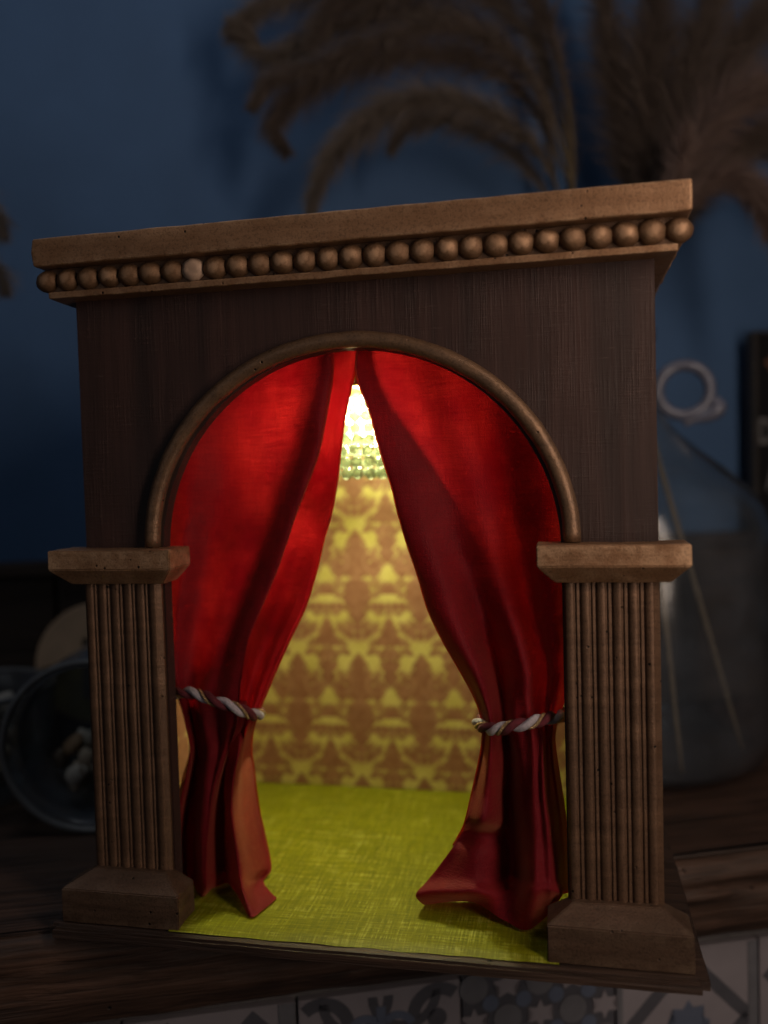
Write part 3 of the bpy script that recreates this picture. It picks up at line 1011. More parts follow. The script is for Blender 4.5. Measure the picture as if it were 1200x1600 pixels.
# ------------------------------------------------------------------ curtains and their cords
LEFT_ROWS = [
  [(-1220,300,3357),(-944,240,3332),(-693,270,3321),(-420,230,3299),(-138,180,3276),(-187,420,3313),(-134,370,3303),(-33,280,3284),(19,270,3279)],
  [(-1220,300,3177),(-944,240,3152),(-693,270,3141),(-420,230,3119),(-138,180,3096),(-187,420,3133),(-134,370,3123),(-33,280,3104),(19,270,3099)],
  [(-1228,300,2996),(-951,240,2975),(-703,280,2967),(-408,230,2946),(-141,170,2926),(-196,430,2957),(-160,380,2950),(-63,280,2934),(-26,260,2930)],
  [(-1241,310,2797),(-955,230,2779),(-714,290,2773),(-436,240,2758),(-172,160,2741),(-234,440,2763),(-224,390,2759),(-125,290,2748),(-80,270,2744)],
  [(-1251,310,2578),(-978,220,2566),(-760,290,2561),(-480,240,2550),(-207,150,2538),(-312,450,2549),(-271,400,2547),(-163,300,2540),(-118,280,2538)],
  [(-1265,320,2358),(-1001,210,2353),(-810,300,2347),(-543,240,2341),(-285,140,2336),(-399,450,2334),(-319,410,2332),(-205,310,2331),(-150,280,2330)],
  [(-1271,320,2210),(-1026,210,2211),(-854,300,2203),(-596,240,2201),(-343,140,2201),(-461,450,2189),(-361,410,2188),(-239,310,2191),(-180,280,2191)],
  [(-1284,330,2024),(-1048,200,2032),(-900,300,2022),(-648,240,2024),(-403,130,2031),(-547,460,2005),(-427,420,2007),(-295,320,2013),(-236,280,2016)],
  [(-1297,340,1837),(-1068,210,1851),(-950,310,1839),(-711,240,1846),(-471,120,1860),(-627,470,1818),(-498,420,1824),(-354,310,1836),(-286,270,1841)],
  [(-1311,350,1648),(-1092,220,1669),(-989,310,1655),(-762,230,1668),(-546,110,1688),(-716,480,1630),(-574,420,1639),(-420,300,1659),(-348,260,1665)],
  [(-1308,360,1458),(-1116,230,1485),(-1024,310,1470),(-807,210,1492),(-621,100,1515),(-799,450,1446),(-640,370,1463),(-502,280,1482),(-439,250,1488)],
  [(-1273,360,1307),(-1122,230,1330),(-1041,290,1308),(-839,180,1322),(-657,90,1332),(-806,380,1265),(-698,320,1273),(-588,260,1281),(-540,250,1280)],
  [(-1189,340,1175),(-1082,200,1203),(-1026,220,1182),(-880,130,1182),(-682,90,1151),(-858,320,1106),(-735,300,1085),(-659,240,1089),(-633,250,1079)],
  [(-1139,340,1027),(-1040,190,1067),(-1008,220,1051),(-866,130,1061),(-694,90,1048),(-855,300,996),(-746,260,994),(-685,220,999),(-674,260,982)],
  [(-1106,340,844),(-1008,180,896),(-988,220,880),(-849,120,908),(-771,140,897),(-852,280,851),(-715,140,893),(-741,300,837),(-749,400,802)],
  [(-1163,340,634),(-1051,180,696),(-1024,240,676),(-881,100,732),(-843,160,712),(-879,300,661),(-742,100,738),(-755,320,659),(-750,460,609)],
  [(-1218,340,460),(-1097,180,529),(-1068,260,499),(-901,80,578),(-876,170,544),(-890,320,485),(-751,80,585),(-757,320,491),(-740,490,426)],
  [(-1242,340,286),(-1119,180,362),(-1083,260,330),(-914,70,420),(-894,170,379),(-901,330,311),(-738,70,430),(-732,310,329),(-702,480,259)],
  [(-1249,340,113),(-1126,180,195),(-1090,260,161),(-923,60,263),(-900,170,214),(-895,330,141),(-718,60,276),(-692,280,177),(-658,440,106)],
  [(-1230,300,68),(-1122,170,89),(-1089,250,68),(-923,50,160),(-900,160,109),(-875,300,68),(-688,30,186),(-688,240,85),(-676,360,68)],
  [(-1268,394,68),(-1134,211,68),(-1095,272,68),(-956,109,68),(-928,241,68),(-848,292,68),(-620,-45,68),(-564,38,68),(-531,164,68)],
]
RIGHT_ROWS = [
  [(1155,300,3217),(946,240,3221),(715,280,3240),(485,240,3248),(277,270,3264),(116,210,3265),(17,190,3268),(54,210,3269),(75,270,3276)],
  [(1155,300,3037),(946,240,3041),(715,280,3060),(485,240,3068),(277,270,3084),(116,210,3085),(17,190,3088),(54,210,3089),(75,270,3096)],
  [(1152,300,2874),(943,230,2877),(711,280,2894),(481,240,2901),(272,270,2916),(113,200,2916),(3,180,2920),(43,220,2922),(75,280,2927)],
  [(1149,310,2694),(940,220,2697),(707,280,2711),(510,240,2717),(319,270,2727),(161,190,2728),(67,180,2732),(108,230,2733),(152,290,2736)],
  [(1145,310,2496),(952,210,2500),(752,290,2509),(556,240,2514),(384,260,2521),(209,180,2525),(120,180,2528),(215,240,2526),(298,300,2525)],
  [(1142,320,2297),(964,210,2303),(781,290,2307),(601,240,2312),(431,250,2316),(273,170,2322),(176,180,2324),(294,250,2320),(430,310,2315)],
  [(1139,320,2164),(968,200,2173),(794,300,2171),(631,240,2177),(462,250,2180),(312,160,2187),(206,180,2188),(340,260,2182),(494,320,2176)],
  [(1137,330,1996),(974,200,2008),(823,310,2001),(669,220,2010),(507,260,2009),(365,140,2021),(250,180,2019),(403,270,2009),(572,320,2003)],
  [(1134,340,1826),(987,190,1845),(853,310,1831),(709,210,1844),(565,280,1836),(430,120,1856),(303,180,1849),(466,280,1837),(622,330,1830)],
  [(1130,340,1658),(991,190,1681),(876,300,1663),(757,180,1681),(620,300,1662),(485,100,1693),(350,180,1680),(512,290,1663),(661,340,1656)],
  [(1121,340,1488),(1007,180,1518),(907,260,1501),(805,140,1523),(676,320,1487),(555,90,1530),(427,180,1511),(559,290,1491),(691,340,1483)],
  [(1101,340,1317),(1016,180,1353),(938,220,1342),(836,100,1368),(717,310,1317),(627,80,1369),(517,180,1343),(602,340,1308),(720,360,1306)],
  [(1059,340,1188),(995,180,1226),(927,180,1222),(833,90,1240),(731,260,1191),(665,90,1231),(587,180,1203),(641,320,1170),(736,340,1170)],
  [(1024,340,1092),(980,180,1131),(925,160,1129),(841,80,1140),(743,200,1094),(685,100,1114),(624,180,1084),(668,300,1056),(751,320,1062)],
  [(995,340,964),(971,180,1011),(933,140,1020),(858,80,1032),(746,260,968),(685,110,1008),(620,200,975),(681,320,944),(765,340,945)],
  [(1006,340,834),(975,180,886),(932,100,911),(862,80,915),(757,260,851),(675,120,894),(599,220,858),(666,340,821),(760,380,811)],
  [(1029,340,662),(991,180,720),(935,80,754),(859,80,751),(751,290,668),(654,120,726),(557,220,684),(646,360,637),(753,420,619)],
  [(1046,340,518),(1008,170,584),(946,60,625),(863,70,616),(751,290,522),(636,70,604),(527,160,562),(635,300,511),(751,400,477)],
  [(1048,340,455),(1010,170,524),(948,50,570),(865,70,557),(753,300,455),(608,240,472),(484,270,452),(614,360,422),(748,420,405)],
  [(1056,340,351),(1021,160,428),(953,40,477),(867,50,467),(755,290,355),(589,170,397),(423,240,356),(578,340,322),(747,400,306)],
  [(1054,320,214),(1025,140,297),(957,10,354),(865,10,348),(753,260,222),(564,120,275),(311,220,211),(527,300,188),(740,360,174)],
  [(1052,280,150),(1027,100,237),(959,-20,290),(860,-40,293),(746,140,197),(559,60,223),(254,140,162),(465,220,138),(699,280,125)],
  [(1050,537,90),(1025,367,120),(946,186,80),(833,38,68),(722,68,90),(545,169,120),(281,213,68),(420,290,68),(677,328,68)],
]
LEFT_LOOP = [(-1183, 300, 1146), (-1028, 110, 1220), (-896, 60, 1219), (-763, 30, 1188), (-649, 40, 1146), (-611, 130, 1098), (-641, 280, 1070), (-793, 430, 1073), (-999, 450, 1108), (-1172, 430, 1125)]
RIGHT_LOOP = [(1034, 300, 1098), (987, 110, 1137), (906, 40, 1135), (805, 20, 1115), (714, 40, 1090), (640, 110, 1073), (597, 250, 1068), (676, 420, 1050), (866, 450, 1076), (997, 430, 1092)]


def curtain(name, rows, label, seed, tie_row, back_cols):
    P = [[Vector(p) / 1e4 for p in r] for r in rows]
    nr, nc = len(P), len(P[0])
    U, V = 14, 9
    gu, gv = (nc - 1) * U, (nr - 1) * V
    grid = []
    for j in range(gv + 1):
        tv = j / V
        row = [crom([P[r][c] for r in range(nr)], min(tv, nr - 1 - 1e-6)) for c in range(nc)]
        line = []
        for i in range(gu + 1):
            p = crom(row, min(i / U, nc - 1 - 1e-6))
            q = Vector((p.x * 30 + i * .02, p.z * 34, seed))
            d = noise.noise(q) * 0.0016 + noise.noise(q * 2.7) * 0.0007 + noise.noise(q * 6.5) * 0.00022
            # faint sideways tension wrinkles
            d += 0.0005 * sin(p.z * 330 + p.x * 40 + 3 * noise.noise(q * .6)) * max(0, noise.noise(Vector((p.x * 14, p.z * 14, seed + 4))))
            # gathers running into the tie, and the soft folds below it
            um = i / gu
            near = math.exp(-((tv - tie_row) / 2.6) ** 2)
            below = 1.0 if tv > tie_row else 0.0
            pl = sin(um * 2 * pi * 11 + 1.5 * sin(um * 9 + seed) + seed) * (0.0011 * near + 0.0006 * below)
            pl += sin(um * 2 * pi * 5.3 + seed * 2 + 0.35 * tv) * (0.0009 * near + 0.0010 * below + 0.0004)
            d += pl * min(1.0, (nr - 1 - tv) / 2.0 + 0.25)
            p = p + Vector((0, d, 0))
            p.z = max(p.z, 0.0066)
            line.append(p)
        grid.append(line)
    v = [p for l in grid for p in l]
    w = gu + 1
    f = [(j * w + i, j * w + i + 1, (j + 1) * w + i + 1, (j + 1) * w + i) for j in range(gv) for i in range(gu)]
    me = py_mesh(name, v, f)
    o = link(name, me, M_VELVET, smooth=True)
    tag(o, label, 'curtain')
    # unseen sheet added behind the cloth to block the backlight below the tie
    r0, r1 = (tie_row) * V, gv - 12
    bv_, bf_ = [], []
    cols = list(range(4, back_cols * U, 4))
    for j in range(r0, r1 + 1, 3):
        for n_, i in enumerate(cols):
            p = grid[j][i]
            bv_.append((p.x, min(p.y + 0.010 + 0.004 * sin(i * .35), 0.075), p.z))
    wb = len(cols)
    nr_ = len(range(r0, r1 + 1, 3))
    bf_ = [(j * wb + i, j * wb + i + 1, (j + 1) * wb + i + 1, (j + 1) * wb + i) for j in range(nr_ - 1) for i in range(wb - 1)]
    link('backlight_block', py_mesh('backlight_block', bv_, bf_), M_VELVET, o, smooth=True)
    return o, grid
cl, gl = curtain('curtain', LEFT_ROWS, 'red velvet curtain tied back at the left, its orange inner side showing at the foot', 1.0, 12, 6)
cr, gr = curtain('curtain', RIGHT_ROWS, 'red velvet curtain tied back at the right, its foot flared over the green floor', 5.0, 13, 5)
hem_c = 8 * 14
link('hem', tube_mesh('hem', [gl[j][hem_c] for j in range(0, len(gl) - 9, 2)], 0.0006, 6), M_HEM, cl, smooth=True)
hem_c = 6 * 14
link('hem', tube_mesh('hem', [gr[j][hem_c] + Vector((-.0002, 0, 0)) for j in range(0, len(gr) - 30, 2)], 0.0006, 6), M_HEM, cr, smooth=True)

def cord(name, loop, label, turns, ph):
    root = empty(name)
    P = [Vector(p) / 1e4 for p in loop]
    n = len(P)
    K = 260
    C = [crom(P, n * k / K, True) for k in range(K)]
    tag(root, label, 'cord')
    fr = []
    prev = None
    for k in range(K):
        t = (C[(k + 1) % K] - C[k - 1]).normalized()
        a = Vector((0, 0, 1))
        a = (a - t * a.dot(t)).normalized()
        fr.append((a, t.cross(a)))
    for nm, mat, off, rad, dist in (('white_strand', M_CORD_WHITE, 0, 0.0020, 0.00150), ('burgundy_strand', M_CORD_RED, pi, 0.0020, 0.00150), ('gold_strand', M_CORD_GOLD, -pi * 0.52, 0.00085, 0.0026)):
        pts = []
        for k in range(K):
            an = 2 * pi * turns * k / K + off + ph
            a, b = fr[k]
            pts.append(C[k] + (a * cos(an) + b * sin(an)) * dist)
        link(nm, tube_mesh(nm, pts, rad, 8, True), mat, root, smooth=True)
    return root
cord('tie_cord', LEFT_LOOP, 'twisted white and burgundy cord tied round the left curtain', 6, 0.4)
cord('tie_cord', RIGHT_LOOP, 'twisted white and burgundy cord tied round the right curtain', -6, 1.4)

# ------------------------------------------------------------------ glass demijohn with sticks
JG = Vector((0.158, 0.327, TOP_Z - 0.0006))
jg = empty('glass_demijohn', JG)
tag(jg, 'large clear glass demijohn with ring handle behind the right column', 'demijohn')
out = [(0.001, 0.000), (0.060, 0.000), (0.098, 0.002), (0.109, 0.010), (0.114, 0.030), (0.115, 0.090), (0.115, 0.160), (0.1135, 0.190), (0.108, 0.208), (0.098, 0.222), (0.080, 0.238), (0.060, 0.254), (0.042, 0.270), (0.030, 0.286), (0.025, 0.302), (0.0235, 0.330), (0.0235, 0.345), (0.0265, 0.348), (0.0265, 0.356), (0.0235, 0.358)]
inn = [(max(r - 0.003, 0.0008), z + (0.004 if z < 0.01 else 0)) for r, z in out[::-1]]
link('body', lathe_mesh('body', out + inn, 72), M_GLASS, jg, smooth=True)
M_GLINT = mat_plain('glint_glass', (0.15, 0.16, 0.22), 0.2, 0.25, 50)  # clear glass, its whitish highlights put into one pale colour
hp = []
for k in range(40):
    a = 2 * pi * k / 40
    hp.append((0.0475 + 0.0205 * cos(a), -0.004, 0.3040 + 0.0205 * sin(a)))
ring = link('ring_handle', tube_mesh('ring_handle', hp, 0.0050, 12, True), M_GLINT, jg, smooth=True)
tab = [(0.0655, -0.004, 0.298), (0.074, -0.004, 0.290), (0.069, -0.004, 0.284), (0.055, -0.004, 0.2795), (0.046, -0.004, 0.276)]
tb = [crom([Vector(p) for p in tab], t * 4 / 20) for t in range(20)]
link('handle_tail', tube_mesh('handle_tail', tb, [0.0035 + 0.0035 * sin(pi * min(1, k / 15)) for k in range(20)], 12), M_GLINT, jg, smooth=True)
M_STICK = mat_plain('stick_wood', (0.20, 0.155, 0.11), 0.7, 0.2, 120)
for nm, a, b in (('long', (0.168, 0.300, 0.298), (0.2433, 0.300, 0.0105)), ('short', (0.166, 0.262, 0.285), (0.1905, 0.250, 0.0060))):
    A, B = Vector(a), Vector(b)
    st = tube_mesh('wooden_stick', [A + (B - A) * k / 8 + Vector((0, 0.0015 * sin(k), 0)) for k in range(9)], [0.0026 - 0.0011 * k / 8 for k in range(9)], 8)
    o = link('wooden_stick', st, M_STICK, smooth=True)
    tag(o, 'thin wooden stick leaning across the glass demijohn' if nm == 'long' else 'thin wooden stick standing nearly upright in the glass demijohn, next to the right column', 'stick', 'sticks in the demijohn')

# ------------------------------------------------------------------ black sign on the wainscot, cut by the picture edge
SX, SZ0, SZ1 = 0.262, 0.1708, 0.372
sg = empty('black_sign', W(0, 0, 0), TH)
tag(sg, 'black framed sign with pale letters standing on the wainscot at the right edge', 'sign')
M_BLACK = mat_plain('black_card', (0.006, 0.006, 0.009), 0.5, 0.3, 60)
M_FRAME = mat_plain('dark_frame', (0.045, 0.038, 0.032), 0.45, 0.3, 80)
M_CHALK = mat_plain('pale_lettering', (0.20, 0.20, 0.21), 0.8, 0.3, 300)
M_TERRA = mat_plain('terracotta_print', (0.16, 0.075, 0.045), 0.8, 0.3, 100)
sy = 0.306
box('card', (SX + .004, SX + .150, sy + .004, sy + .010, SZ0 + .004, SZ1 - .004), M_BLACK, sg, 0.0)
box('frame', (SX, SX + .0040, sy, sy + .014, SZ0, SZ1), M_FRAME, sg, 0.0008)
box('frame', (SX + .1502, SX + .1542, sy, sy + .014, SZ0, SZ1), M_FRAME, sg, 0.0008)
box('frame', (SX + .0042, SX + .150, sy, sy + .014, SZ1 - .004, SZ1), M_FRAME, sg, 0.0008)
box('frame', (SX + .0042, SX + .150, sy, sy + .014, SZ0, SZ0 + .004), M_FRAME, sg, 0.0008)
def letter(ch_, x, z, size, sx=0.7):
    cu = bpy.data.curves.new('letter', 'FONT')
    cu.body = ch_
    cu.size = size
    cu.extrude = 0.0002
    cu.offset = size * 0.02
    tmp = bpy.data.objects.new('tmp', cu)
    COL.objects.link(tmp)
    dg_ = bpy.context.evaluated_depsgraph_get()
    me = bpy.data.meshes.new_from_object(tmp.evaluated_get(dg_))
    bpy.data.objects.remove(tmp)
    me.name = 'letter'
    o = link('letter', me, M_CHALK, sg, loc=(x, sy + .0036, z), rot=(pi / 2, 0, 0))
    o.scale = (sx, 1, 1)
    return o
letter('D', SX + .0060, 0.2600, 0.036, 0.62)
letter('A', SX + .0150, 0.2130, 0.036, 0.62)
poly = [(0, 0), (.014, -.016), (.03, -.018), (.03, .004), (.012, .006)]
poly_part('printed_shape', [poly], M_TERRA, sg, 0.0).location = (SX + .013, sy + .0038, 0.342)

# ------------------------------------------------------------------ left side: round picture, lying jar, bowl
M_TAN = mat_plain('painted_sky', (0.62, 0.41, 0.26), 0.6, 0.15, 40)
M_OLIVE = mat_plain('painted_hill', (0.075, 0.062, 0.014), 0.6, 0.25, 60)
M_SILH = mat_plain('painted_silhouette', (0.018, 0.012, 0.009), 0.6, 0.25, 60)
M_PALEBL = mat_plain('painted_haze', (0.17, 0.18, 0.20), 0.6, 0.2, 60)
pp = empty('round_picture', W(-0.3745, 0.293, 0.0852), TH)
pp.rotation_euler = (radians(-9), 0, TH)
tag(pp, 'round painted picture, tan above olive green, leaning behind the left column', 'picture')
dm = lathe_mesh('plaque', [(0.0005, -0.003), (0.0495, -0.003), (0.0505, -0.0015), (0.0505, 0.0015), (0.0495, 0.003), (0.0005, 0.003)], 64)
link('plaque', dm, M_TAN, pp, rot=(pi / 2, 0, 0))
hill = [(-.0492, -.004), (-.030, .001), (-.012, -.004), (.006, -.002), (.030, -.006), (.0492, -.004)] + [(.0495 * cos(radians(-a)), .0495 * sin(radians(-a))) for a in range(8, 175, 6)]
poly_part('painted_hill', [hill], M_OLIVE, pp, 0.0031)
roof = [(-.012, -.030), (-.012, .004), (-.012, .018), (-.0095, .022), (-.006, .018), (-.004, .010), (.006, .020), (.026, .030), (.046, .014), (.044, -.020), (.030, -.038)]
poly_part('painted_house', [roof], M_SILH, pp, 0.0036)
poly_part('painted_cloud', [[(.012, .028), (.020, .024), (.034, .032), (.030, .037), (.018, .040)]], M_PALEBL, pp, 0.0041)

jr = empty('glass_jar', (-0.2165, 0.104, TOP_Z - 0.0006 + 0.0605))
jr.rotation_euler = (radians(-90), 0, radians(14))
tag(jr, 'clear glass jar lying on its side, round mouth toward the viewer, left of the theatre', 'jar')
o2 = [(0.0560, 0.000), (0.0605, 0.001), (0.0605, 0.010), (0.0575, 0.014), (0.0575, 0.018), (0.0600, 0.024), (0.0600, 0.085), (0.056, 0.096), (0.046, 0.100), (0.001, 0.100)]
i2 = [(0.0008, 0.096), (0.044, 0.096), (0.053, 0.092), (0.0565, 0.083), (0.0565, 0.024), (0.0535, 0.018), (0.0535, 0.006)]
link('body', lathe_mesh('body', o2 + i2, 64, True), M_GLASS2, jr, smooth=True)
M_RIM = mat_plain('rim_glass', (0.17, 0.17, 0.175), 0.35, 0.2, 60)
link('rim', tube_mesh('rim', [(0.0583 * cos(2 * pi * k / 64), 0.0583 * sin(2 * pi * k / 64), -0.0012) for k in range(64)], 0.0024, 10, True), M_RIM, jr, smooth=True)
M_SHELL = [mat_plain('shell_%d' % i, c, 0.6, 0.25, 90) for i, c in enumerate(((0.42, 0.34, 0.26), (0.30, 0.19, 0.11), (0.48, 0.44, 0.39), (0.16, 0.12, 0.09)))]
def pebble_mesh(q):
    bm = bmesh.new()
    bmesh.ops.create_icosphere(bm, subdivisions=2, radius=1)
    for v in bm.verts:
        v.co *= 1 + 0.35 * noise.noise(v.co * 1.3 + Vector((q * 5.1, 2, 0)))
    me = mesh_bm(bm, 'pebble')
    me.materials.append(M_SHELL[q % 4])
    for p in me.polygons:
        p.use_smooth = True
    return me
PEB = [pebble_mesh(q) for q in range(8)]
JC = Vector((-0.2165, 0.104, TOP_Z + 0.0599))
jd = Vector((-sin(radians(14)), cos(radians(14)), 0))
jside = Vector((cos(radians(14)), sin(radians(14)), 0))
for i in range(34):
    a = radians(-90) + random.uniform(-1.1, 1.1)
    d = random.uniform(0.022, 0.082)
    rr = random.uniform(0.020, 0.0455)
    p = JC + jd * d + jside * (rr * cos(a)) + Vector((0, 0, rr * sin(a)))
    o = link('pebble', PEB[i % 8], None, loc=p, rot=(random.uniform(0, 6), random.uniform(0, 6), random.uniform(0, 6)))
    k = random.uniform(0.007, 0.0095)
    o.scale = (k, k * .8, k * .65)
    tag(o, 'pale brown pebble among those lying inside the glass jar on its side', 'pebble', 'pebbles in the lying jar')
BW = Vector((-0.345, 0.145, TOP_Z - 0.0006))
bw = empty('glass_bowl', BW)
tag(bw, 'glass bowl filled with brown potpourri, cut by the left picture edge', 'bowl')
ob = [(0.001, 0.0), (0.034, 0.0), (0.045, 0.006), (0.058, 0.028), (0.064, 0.055), (0.0655, 0.082), (0.0665, 0.084), (0.066, 0.0865)]
ib = [(0.0635, 0.086), (0.0625, 0.082), (0.061, 0.055), (0.055, 0.030), (0.043, 0.010), (0.0008, 0.006)]
link('body', lathe_mesh('body', ob + ib, 64), M_GLASS2, bw, smooth=True)
link('rim', tube_mesh('rim', [(0.0648 * cos(2 * pi * k / 64), 0.0648 * sin(2 * pi * k / 64), 0.0868) for k in range(64)], 0.0022, 10, True), M_RIM, bw, smooth=True)
for i in range(46):
    lay = i // 12
    z = 0.020 + lay * 0.018
    a = random.uniform(0, 2 * pi)
    r = random.uniform(0.0, 0.042 if lay > 0 else 0.028)
    o = link('potpourri_piece', PEB[i % 8], None, loc=BW + Vector((r * cos(a), r * sin(a), z)), rot=(random.uniform(0, 6), random.uniform(0, 6), random.uniform(0, 6)))
    k = random.uniform(0.008, 0.013)
    o.scale = (k, k * .8, k * .55)
    tag(o, 'dried brown potpourri piece in the glass bowl at the left edge', 'potpourri', 'potpourri in the glass bowl')

# ------------------------------------------------------------------ dried pampas grass behind the theatre
def mat_plume(name, a, b):
    t = NT(name)
    n = t.noise(t.coords('Object'), 45, 4)
    col = t.mix(t.ramp(n, [(0.3, 0), (0.7, 1)]), a, b)
    p = t.pbr(Base_Color=col, Roughness=0.8)
    tr = t.n('ShaderNodeBsdfTranslucent')
    t.put(tr.inputs[0], col)
    mx = t.n('ShaderNodeMixShader')
    mx.inputs[0].default_value = 0.3
    t.t.links.new(p, mx.inputs[1])
    t.t.links.new(tr.outputs[0], mx.inputs[2])
    return t.done(mx.outputs[0])
M_PLUME = [mat_plume('plume_tan', (0.22, 0.175, 0.145), (0.31, 0.255, 0.215)), mat_plume('plume_brown', (0.16, 0.12, 0.098), (0.24, 0.185, 0.155)), mat_plume('plume_pink', (0.20, 0.135, 0.115), (0.29, 0.205, 0.175))]
M_STEM = mat_plain('dry_stem', (0.13, 0.095, 0.05), 0.7, 0.2, 60)
def plume(pts, width, label, mi=0, hairs=2600, droop=0.5, t0=0.0, seed=0):
    """pts: spine from the root to the tip; the feathered part starts at fraction t0"""
    rnd = random.Random(seed)
    P = [Vector(p) for p in pts]
    n = len(P) - 1
    root = empty('pampas_plume', P[0])
    tag(root, label, 'pampas grass', 'dried pampas grass behind the theatre')
    K = 50
    C = [crom(P, min(n * k / K, n - 1e-6)) - P[0] for k in range(K + 1)]
    link('stem', tube_mesh('stem', C, [0.0017 - 0.0011 * k / K for k in range(K + 1)], 6), M_STEM, root, smooth=True)
    v, f = [], []
    for h in range(int(hairs * 1.35)):
        t = t0 + (1 - t0) * rnd.random() ** 0.9
        x = t * K
        i = min(int(x), K - 1)
        p = C[i] + (C[i + 1] - C[i]) * (x - i)
        tg = (C[i + 1] - C[i]).normalized()
        a = tg.orthogonal().normalized()
        b = tg.cross(a)
        an = rnd.uniform(0, 2 * pi)
        outd = a * cos(an) + b * sin(an)
        e = (t - t0) / (1 - t0)
        prof = min(1, e * 5 + .15) * (1 - 0.75 * max(0, e - .55) / .45)
        wd = 1.15 * width * prof * rnd.uniform(.45, 1.15)
        ln = wd * rnd.uniform(1.0, 1.7)
        d1 = (tg * rnd.uniform(.6, 1.1) + outd * rnd.uniform(.35, .8)).normalized()
        mid = p + d1 * ln * .5
        d2 = (tg * .7 + outd * .6 + Vector((0, 0, -droop))).normalized()
        end = mid + d2 * ln * .55
        wv = d1.cross(Vector((rnd.uniform(-1, 1), rnd.uniform(-1, 1), rnd.uniform(-1, 1)))).normalized() * rnd.uniform(.00022, .00042)
        q = len(v)
        v += [p - wv, p + wv, mid - wv * .9, mid + wv * .9, end]
        f += [(q, q + 1, q + 3, q + 2), (q + 2, q + 3, q + 4)]
    link('feathering', py_mesh('feathering', v, f), M_PLUME[mi], root)
    return root
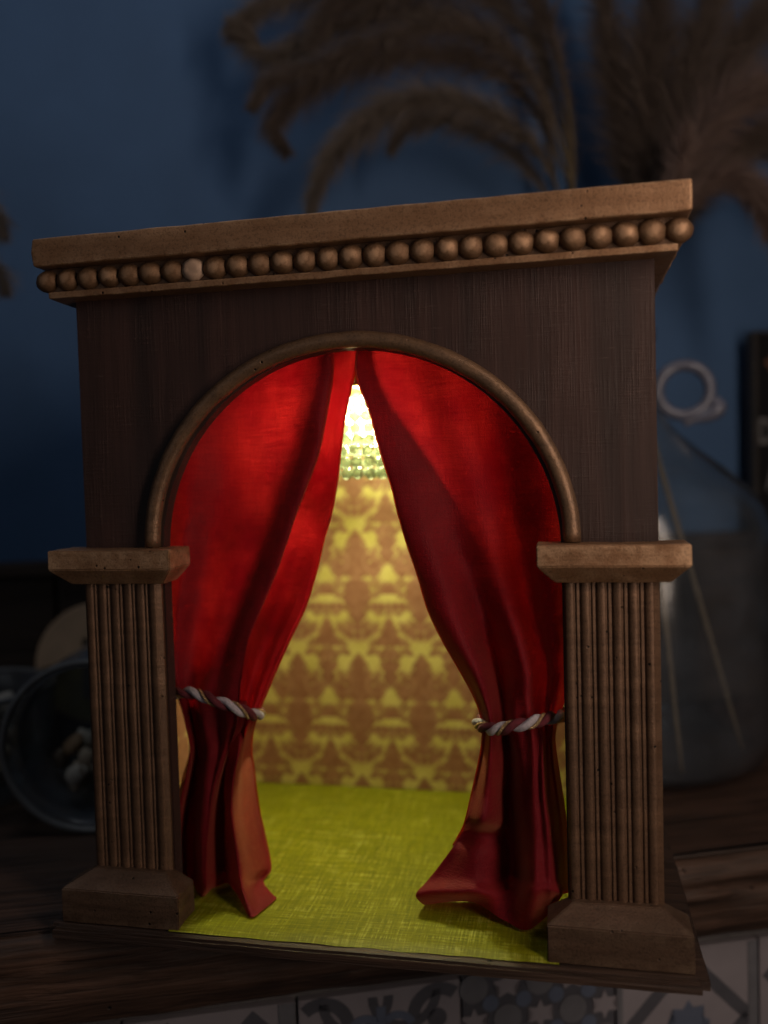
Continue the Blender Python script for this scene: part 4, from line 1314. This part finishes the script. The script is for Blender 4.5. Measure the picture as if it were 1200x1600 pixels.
PLUMES = [
  ([(803, 3476, 200), (1129, 3608, 4164), (1070, 3584, 4832), (799, 3366, 5250), (334, 3125, 5475), (-117, 2889, 5455), (-520, 2726, 5229), (-798, 2613, 4883), (-905, 2570, 4546)], 0.0253, 'lower arching plume of pampas grass, its tip drooping onto the middle of the cornice', 0, 3000, 0.28),
  ([(796, 3689, 200), (1044, 3789, 4154), (1000, 3771, 4783), (674, 3639, 5225), (187, 3443, 5482), (-188, 3291, 5437), (-353, 3225, 5210)], 0.0196, 'small inner pampas plume curling above the centre of the cornice', 0, 1500, 0.35),
  ([(855, 3605, 200), (1160, 3728, 4303), (1066, 3690, 5203), (641, 3465, 5825), (67, 3179, 5955), (-550, 2929, 5838), (-1006, 2745, 5576), (-1220, 2659, 5305), (-1143, 2690, 5100)], 0.0245, 'middle pampas plume whose drooping tip hangs lowest on the left of the bunch', 1, 3000, 0.25),
  ([(850, 3818, 200), (1165, 3946, 4471), (1073, 3909, 5624), (523, 3687, 6274), (-172, 3352, 6422), (-792, 3047, 6216), (-1255, 2860, 5946), (-1474, 2772, 6090), (-1584, 2727, 6162)], 0.0261, 'upper pampas plume reaching farthest left against the blue wall', 0, 3000, 0.25),
  ([(888, 3402, 200), (1185, 3522, 4251), (1095, 3486, 5236), (706, 3329, 5918), (138, 3099, 6147), (-424, 2872, 5952), (-923, 2671, 5715), (-1216, 2552, 5595), (-1342, 2502, 5410)], 0.0222, 'pampas plume between the upper and middle arcs, tip pointing at the left wall', 1, 2400, 0.25),
  ([(909, 3735, 200), (1167, 3839, 4616), (1023, 3780, 5918), (538, 3585, 6556), (-104, 3325, 6671), (-781, 3052, 6591), (-1291, 2846, 6393), (-1544, 2743, 6191)], 0.0303, 'topmost pampas plume running along the upper picture edge', 0, 2600, 0.25),
  ([(913, 3520, 200), (1192, 3633, 4557), (1133, 3609, 5830), (822, 3484, 6572), (293, 3270, 6692), (-332, 3018, 6431), (-737, 2854, 6296), (-945, 2770, 5944)], 0.0309, 'pampas plume above the upper picture edge bending over the middle of the bunch', 1, 2600, 0.25),
  ([(1136, 3934, 200), (1103, 3921, 4237), (1019, 3887, 5220), (954, 3861, 5961), (911, 3843, 6640), (887, 3833, 7089)], 0.0177, 'upright narrow pampas plume in the blue gap between the two bunches', 0, 1600, 0.35),
  ([(1285, 4102, 200), (1250, 4088, 4264), (1198, 4067, 5206), (1182, 4061, 5905)], 0.0105, 'short upright pampas tip in the blue gap, just above the cornice', 1, 500, 0.55),
  ([(1680, 3938, 200), (1730, 3958, 4198), (1673, 3881, 5208), (1553, 3779, 6020), (1454, 3739, 6731)], 0.0302, 'dark upright pampas plume, leftmost of the right-hand bunch', 1, 2600, 0.3),
  ([(1720, 3739, 200), (1796, 3769, 4150), (1846, 3736, 5139), (1887, 3698, 5942), (1965, 3730, 6707)], 0.0378, 'broad upright pampas plume at the centre of the right-hand bunch', 1, 3600, 0.3),
  ([(1729, 3527, 200), (1813, 3561, 4047), (2031, 3595, 5016), (2256, 3632, 5866), (2487, 3725, 6630)], 0.0356, 'upright pampas plume leaning right in the right-hand bunch, towards the picture corner', 1, 3200, 0.3),
  ([(1612, 3048, 200), (1720, 3091, 3744), (1945, 3128, 4557), (2283, 3211, 5112), (2576, 3330, 5382), (2871, 3449, 5475)], 0.0309, 'large pinkish pampas plume sweeping to the right picture edge below the corner', 2, 2800, 0.35),
  ([(1748, 3750, 200), (1853, 3792, 4151), (2289, 3915, 5213), (2634, 4000, 5988), (2988, 4143, 6513)], 0.0408, 'dark pampas plume in the upper right picture corner', 1, 2800, 0.35),
  ([(1594, 2501, 200), (1694, 2542, 3689), (1910, 2575, 4392), (2029, 2623, 4938)], 0.0117, 'small pale upright pampas plume just right of the cornice corner, standing alone', 2, 900, 0.6),
  ([(1629, 2947, 200), (1718, 2983, 3571), (1902, 3003, 4271), (2259, 3094, 4643), (2545, 3209, 4628), (2754, 3293, 4380), (2857, 3335, 3971)], 0.0214, 'pinkish pampas plume arching right of the cornice corner above the round blue gap', 2, 2400, 0.35),
  ([(1720, 3739, 200), (1818, 3778, 3756), (2108, 3841, 4480), (2566, 3973, 5094), (2888, 4103, 5275), (3152, 4209, 5060)], 0.0309, 'dim pampas plume filling in behind the arch at the right picture edge', 1, 2400, 0.35),
  ([(-4566, 1523, 200), (-4373, 1601, 4125), (-3999, 1752, 4783), (-3604, 1911, 4797), (-3381, 2001, 4575), (-3329, 2022, 4398)], 0.0166, 'pampas tip drooping into the left picture edge above cornice height', 0, 900, 0.3),
  ([(-4461, 1349, 200), (-4283, 1421, 3787), (-3926, 1566, 4279), (-3542, 1720, 4263), (-3267, 1832, 4069), (-3216, 1852, 3920)], 0.0171, 'pampas tip at the left picture edge, level with the bead moulding', 0, 900, 0.3),
]
for i, (pts, wd, lab, mi, hairs, t0) in enumerate(PLUMES):
    plume([tuple(c / 1e4 for c in p) for p in pts], wd, lab, mi, hairs, 0.45, t0, 100 + i)
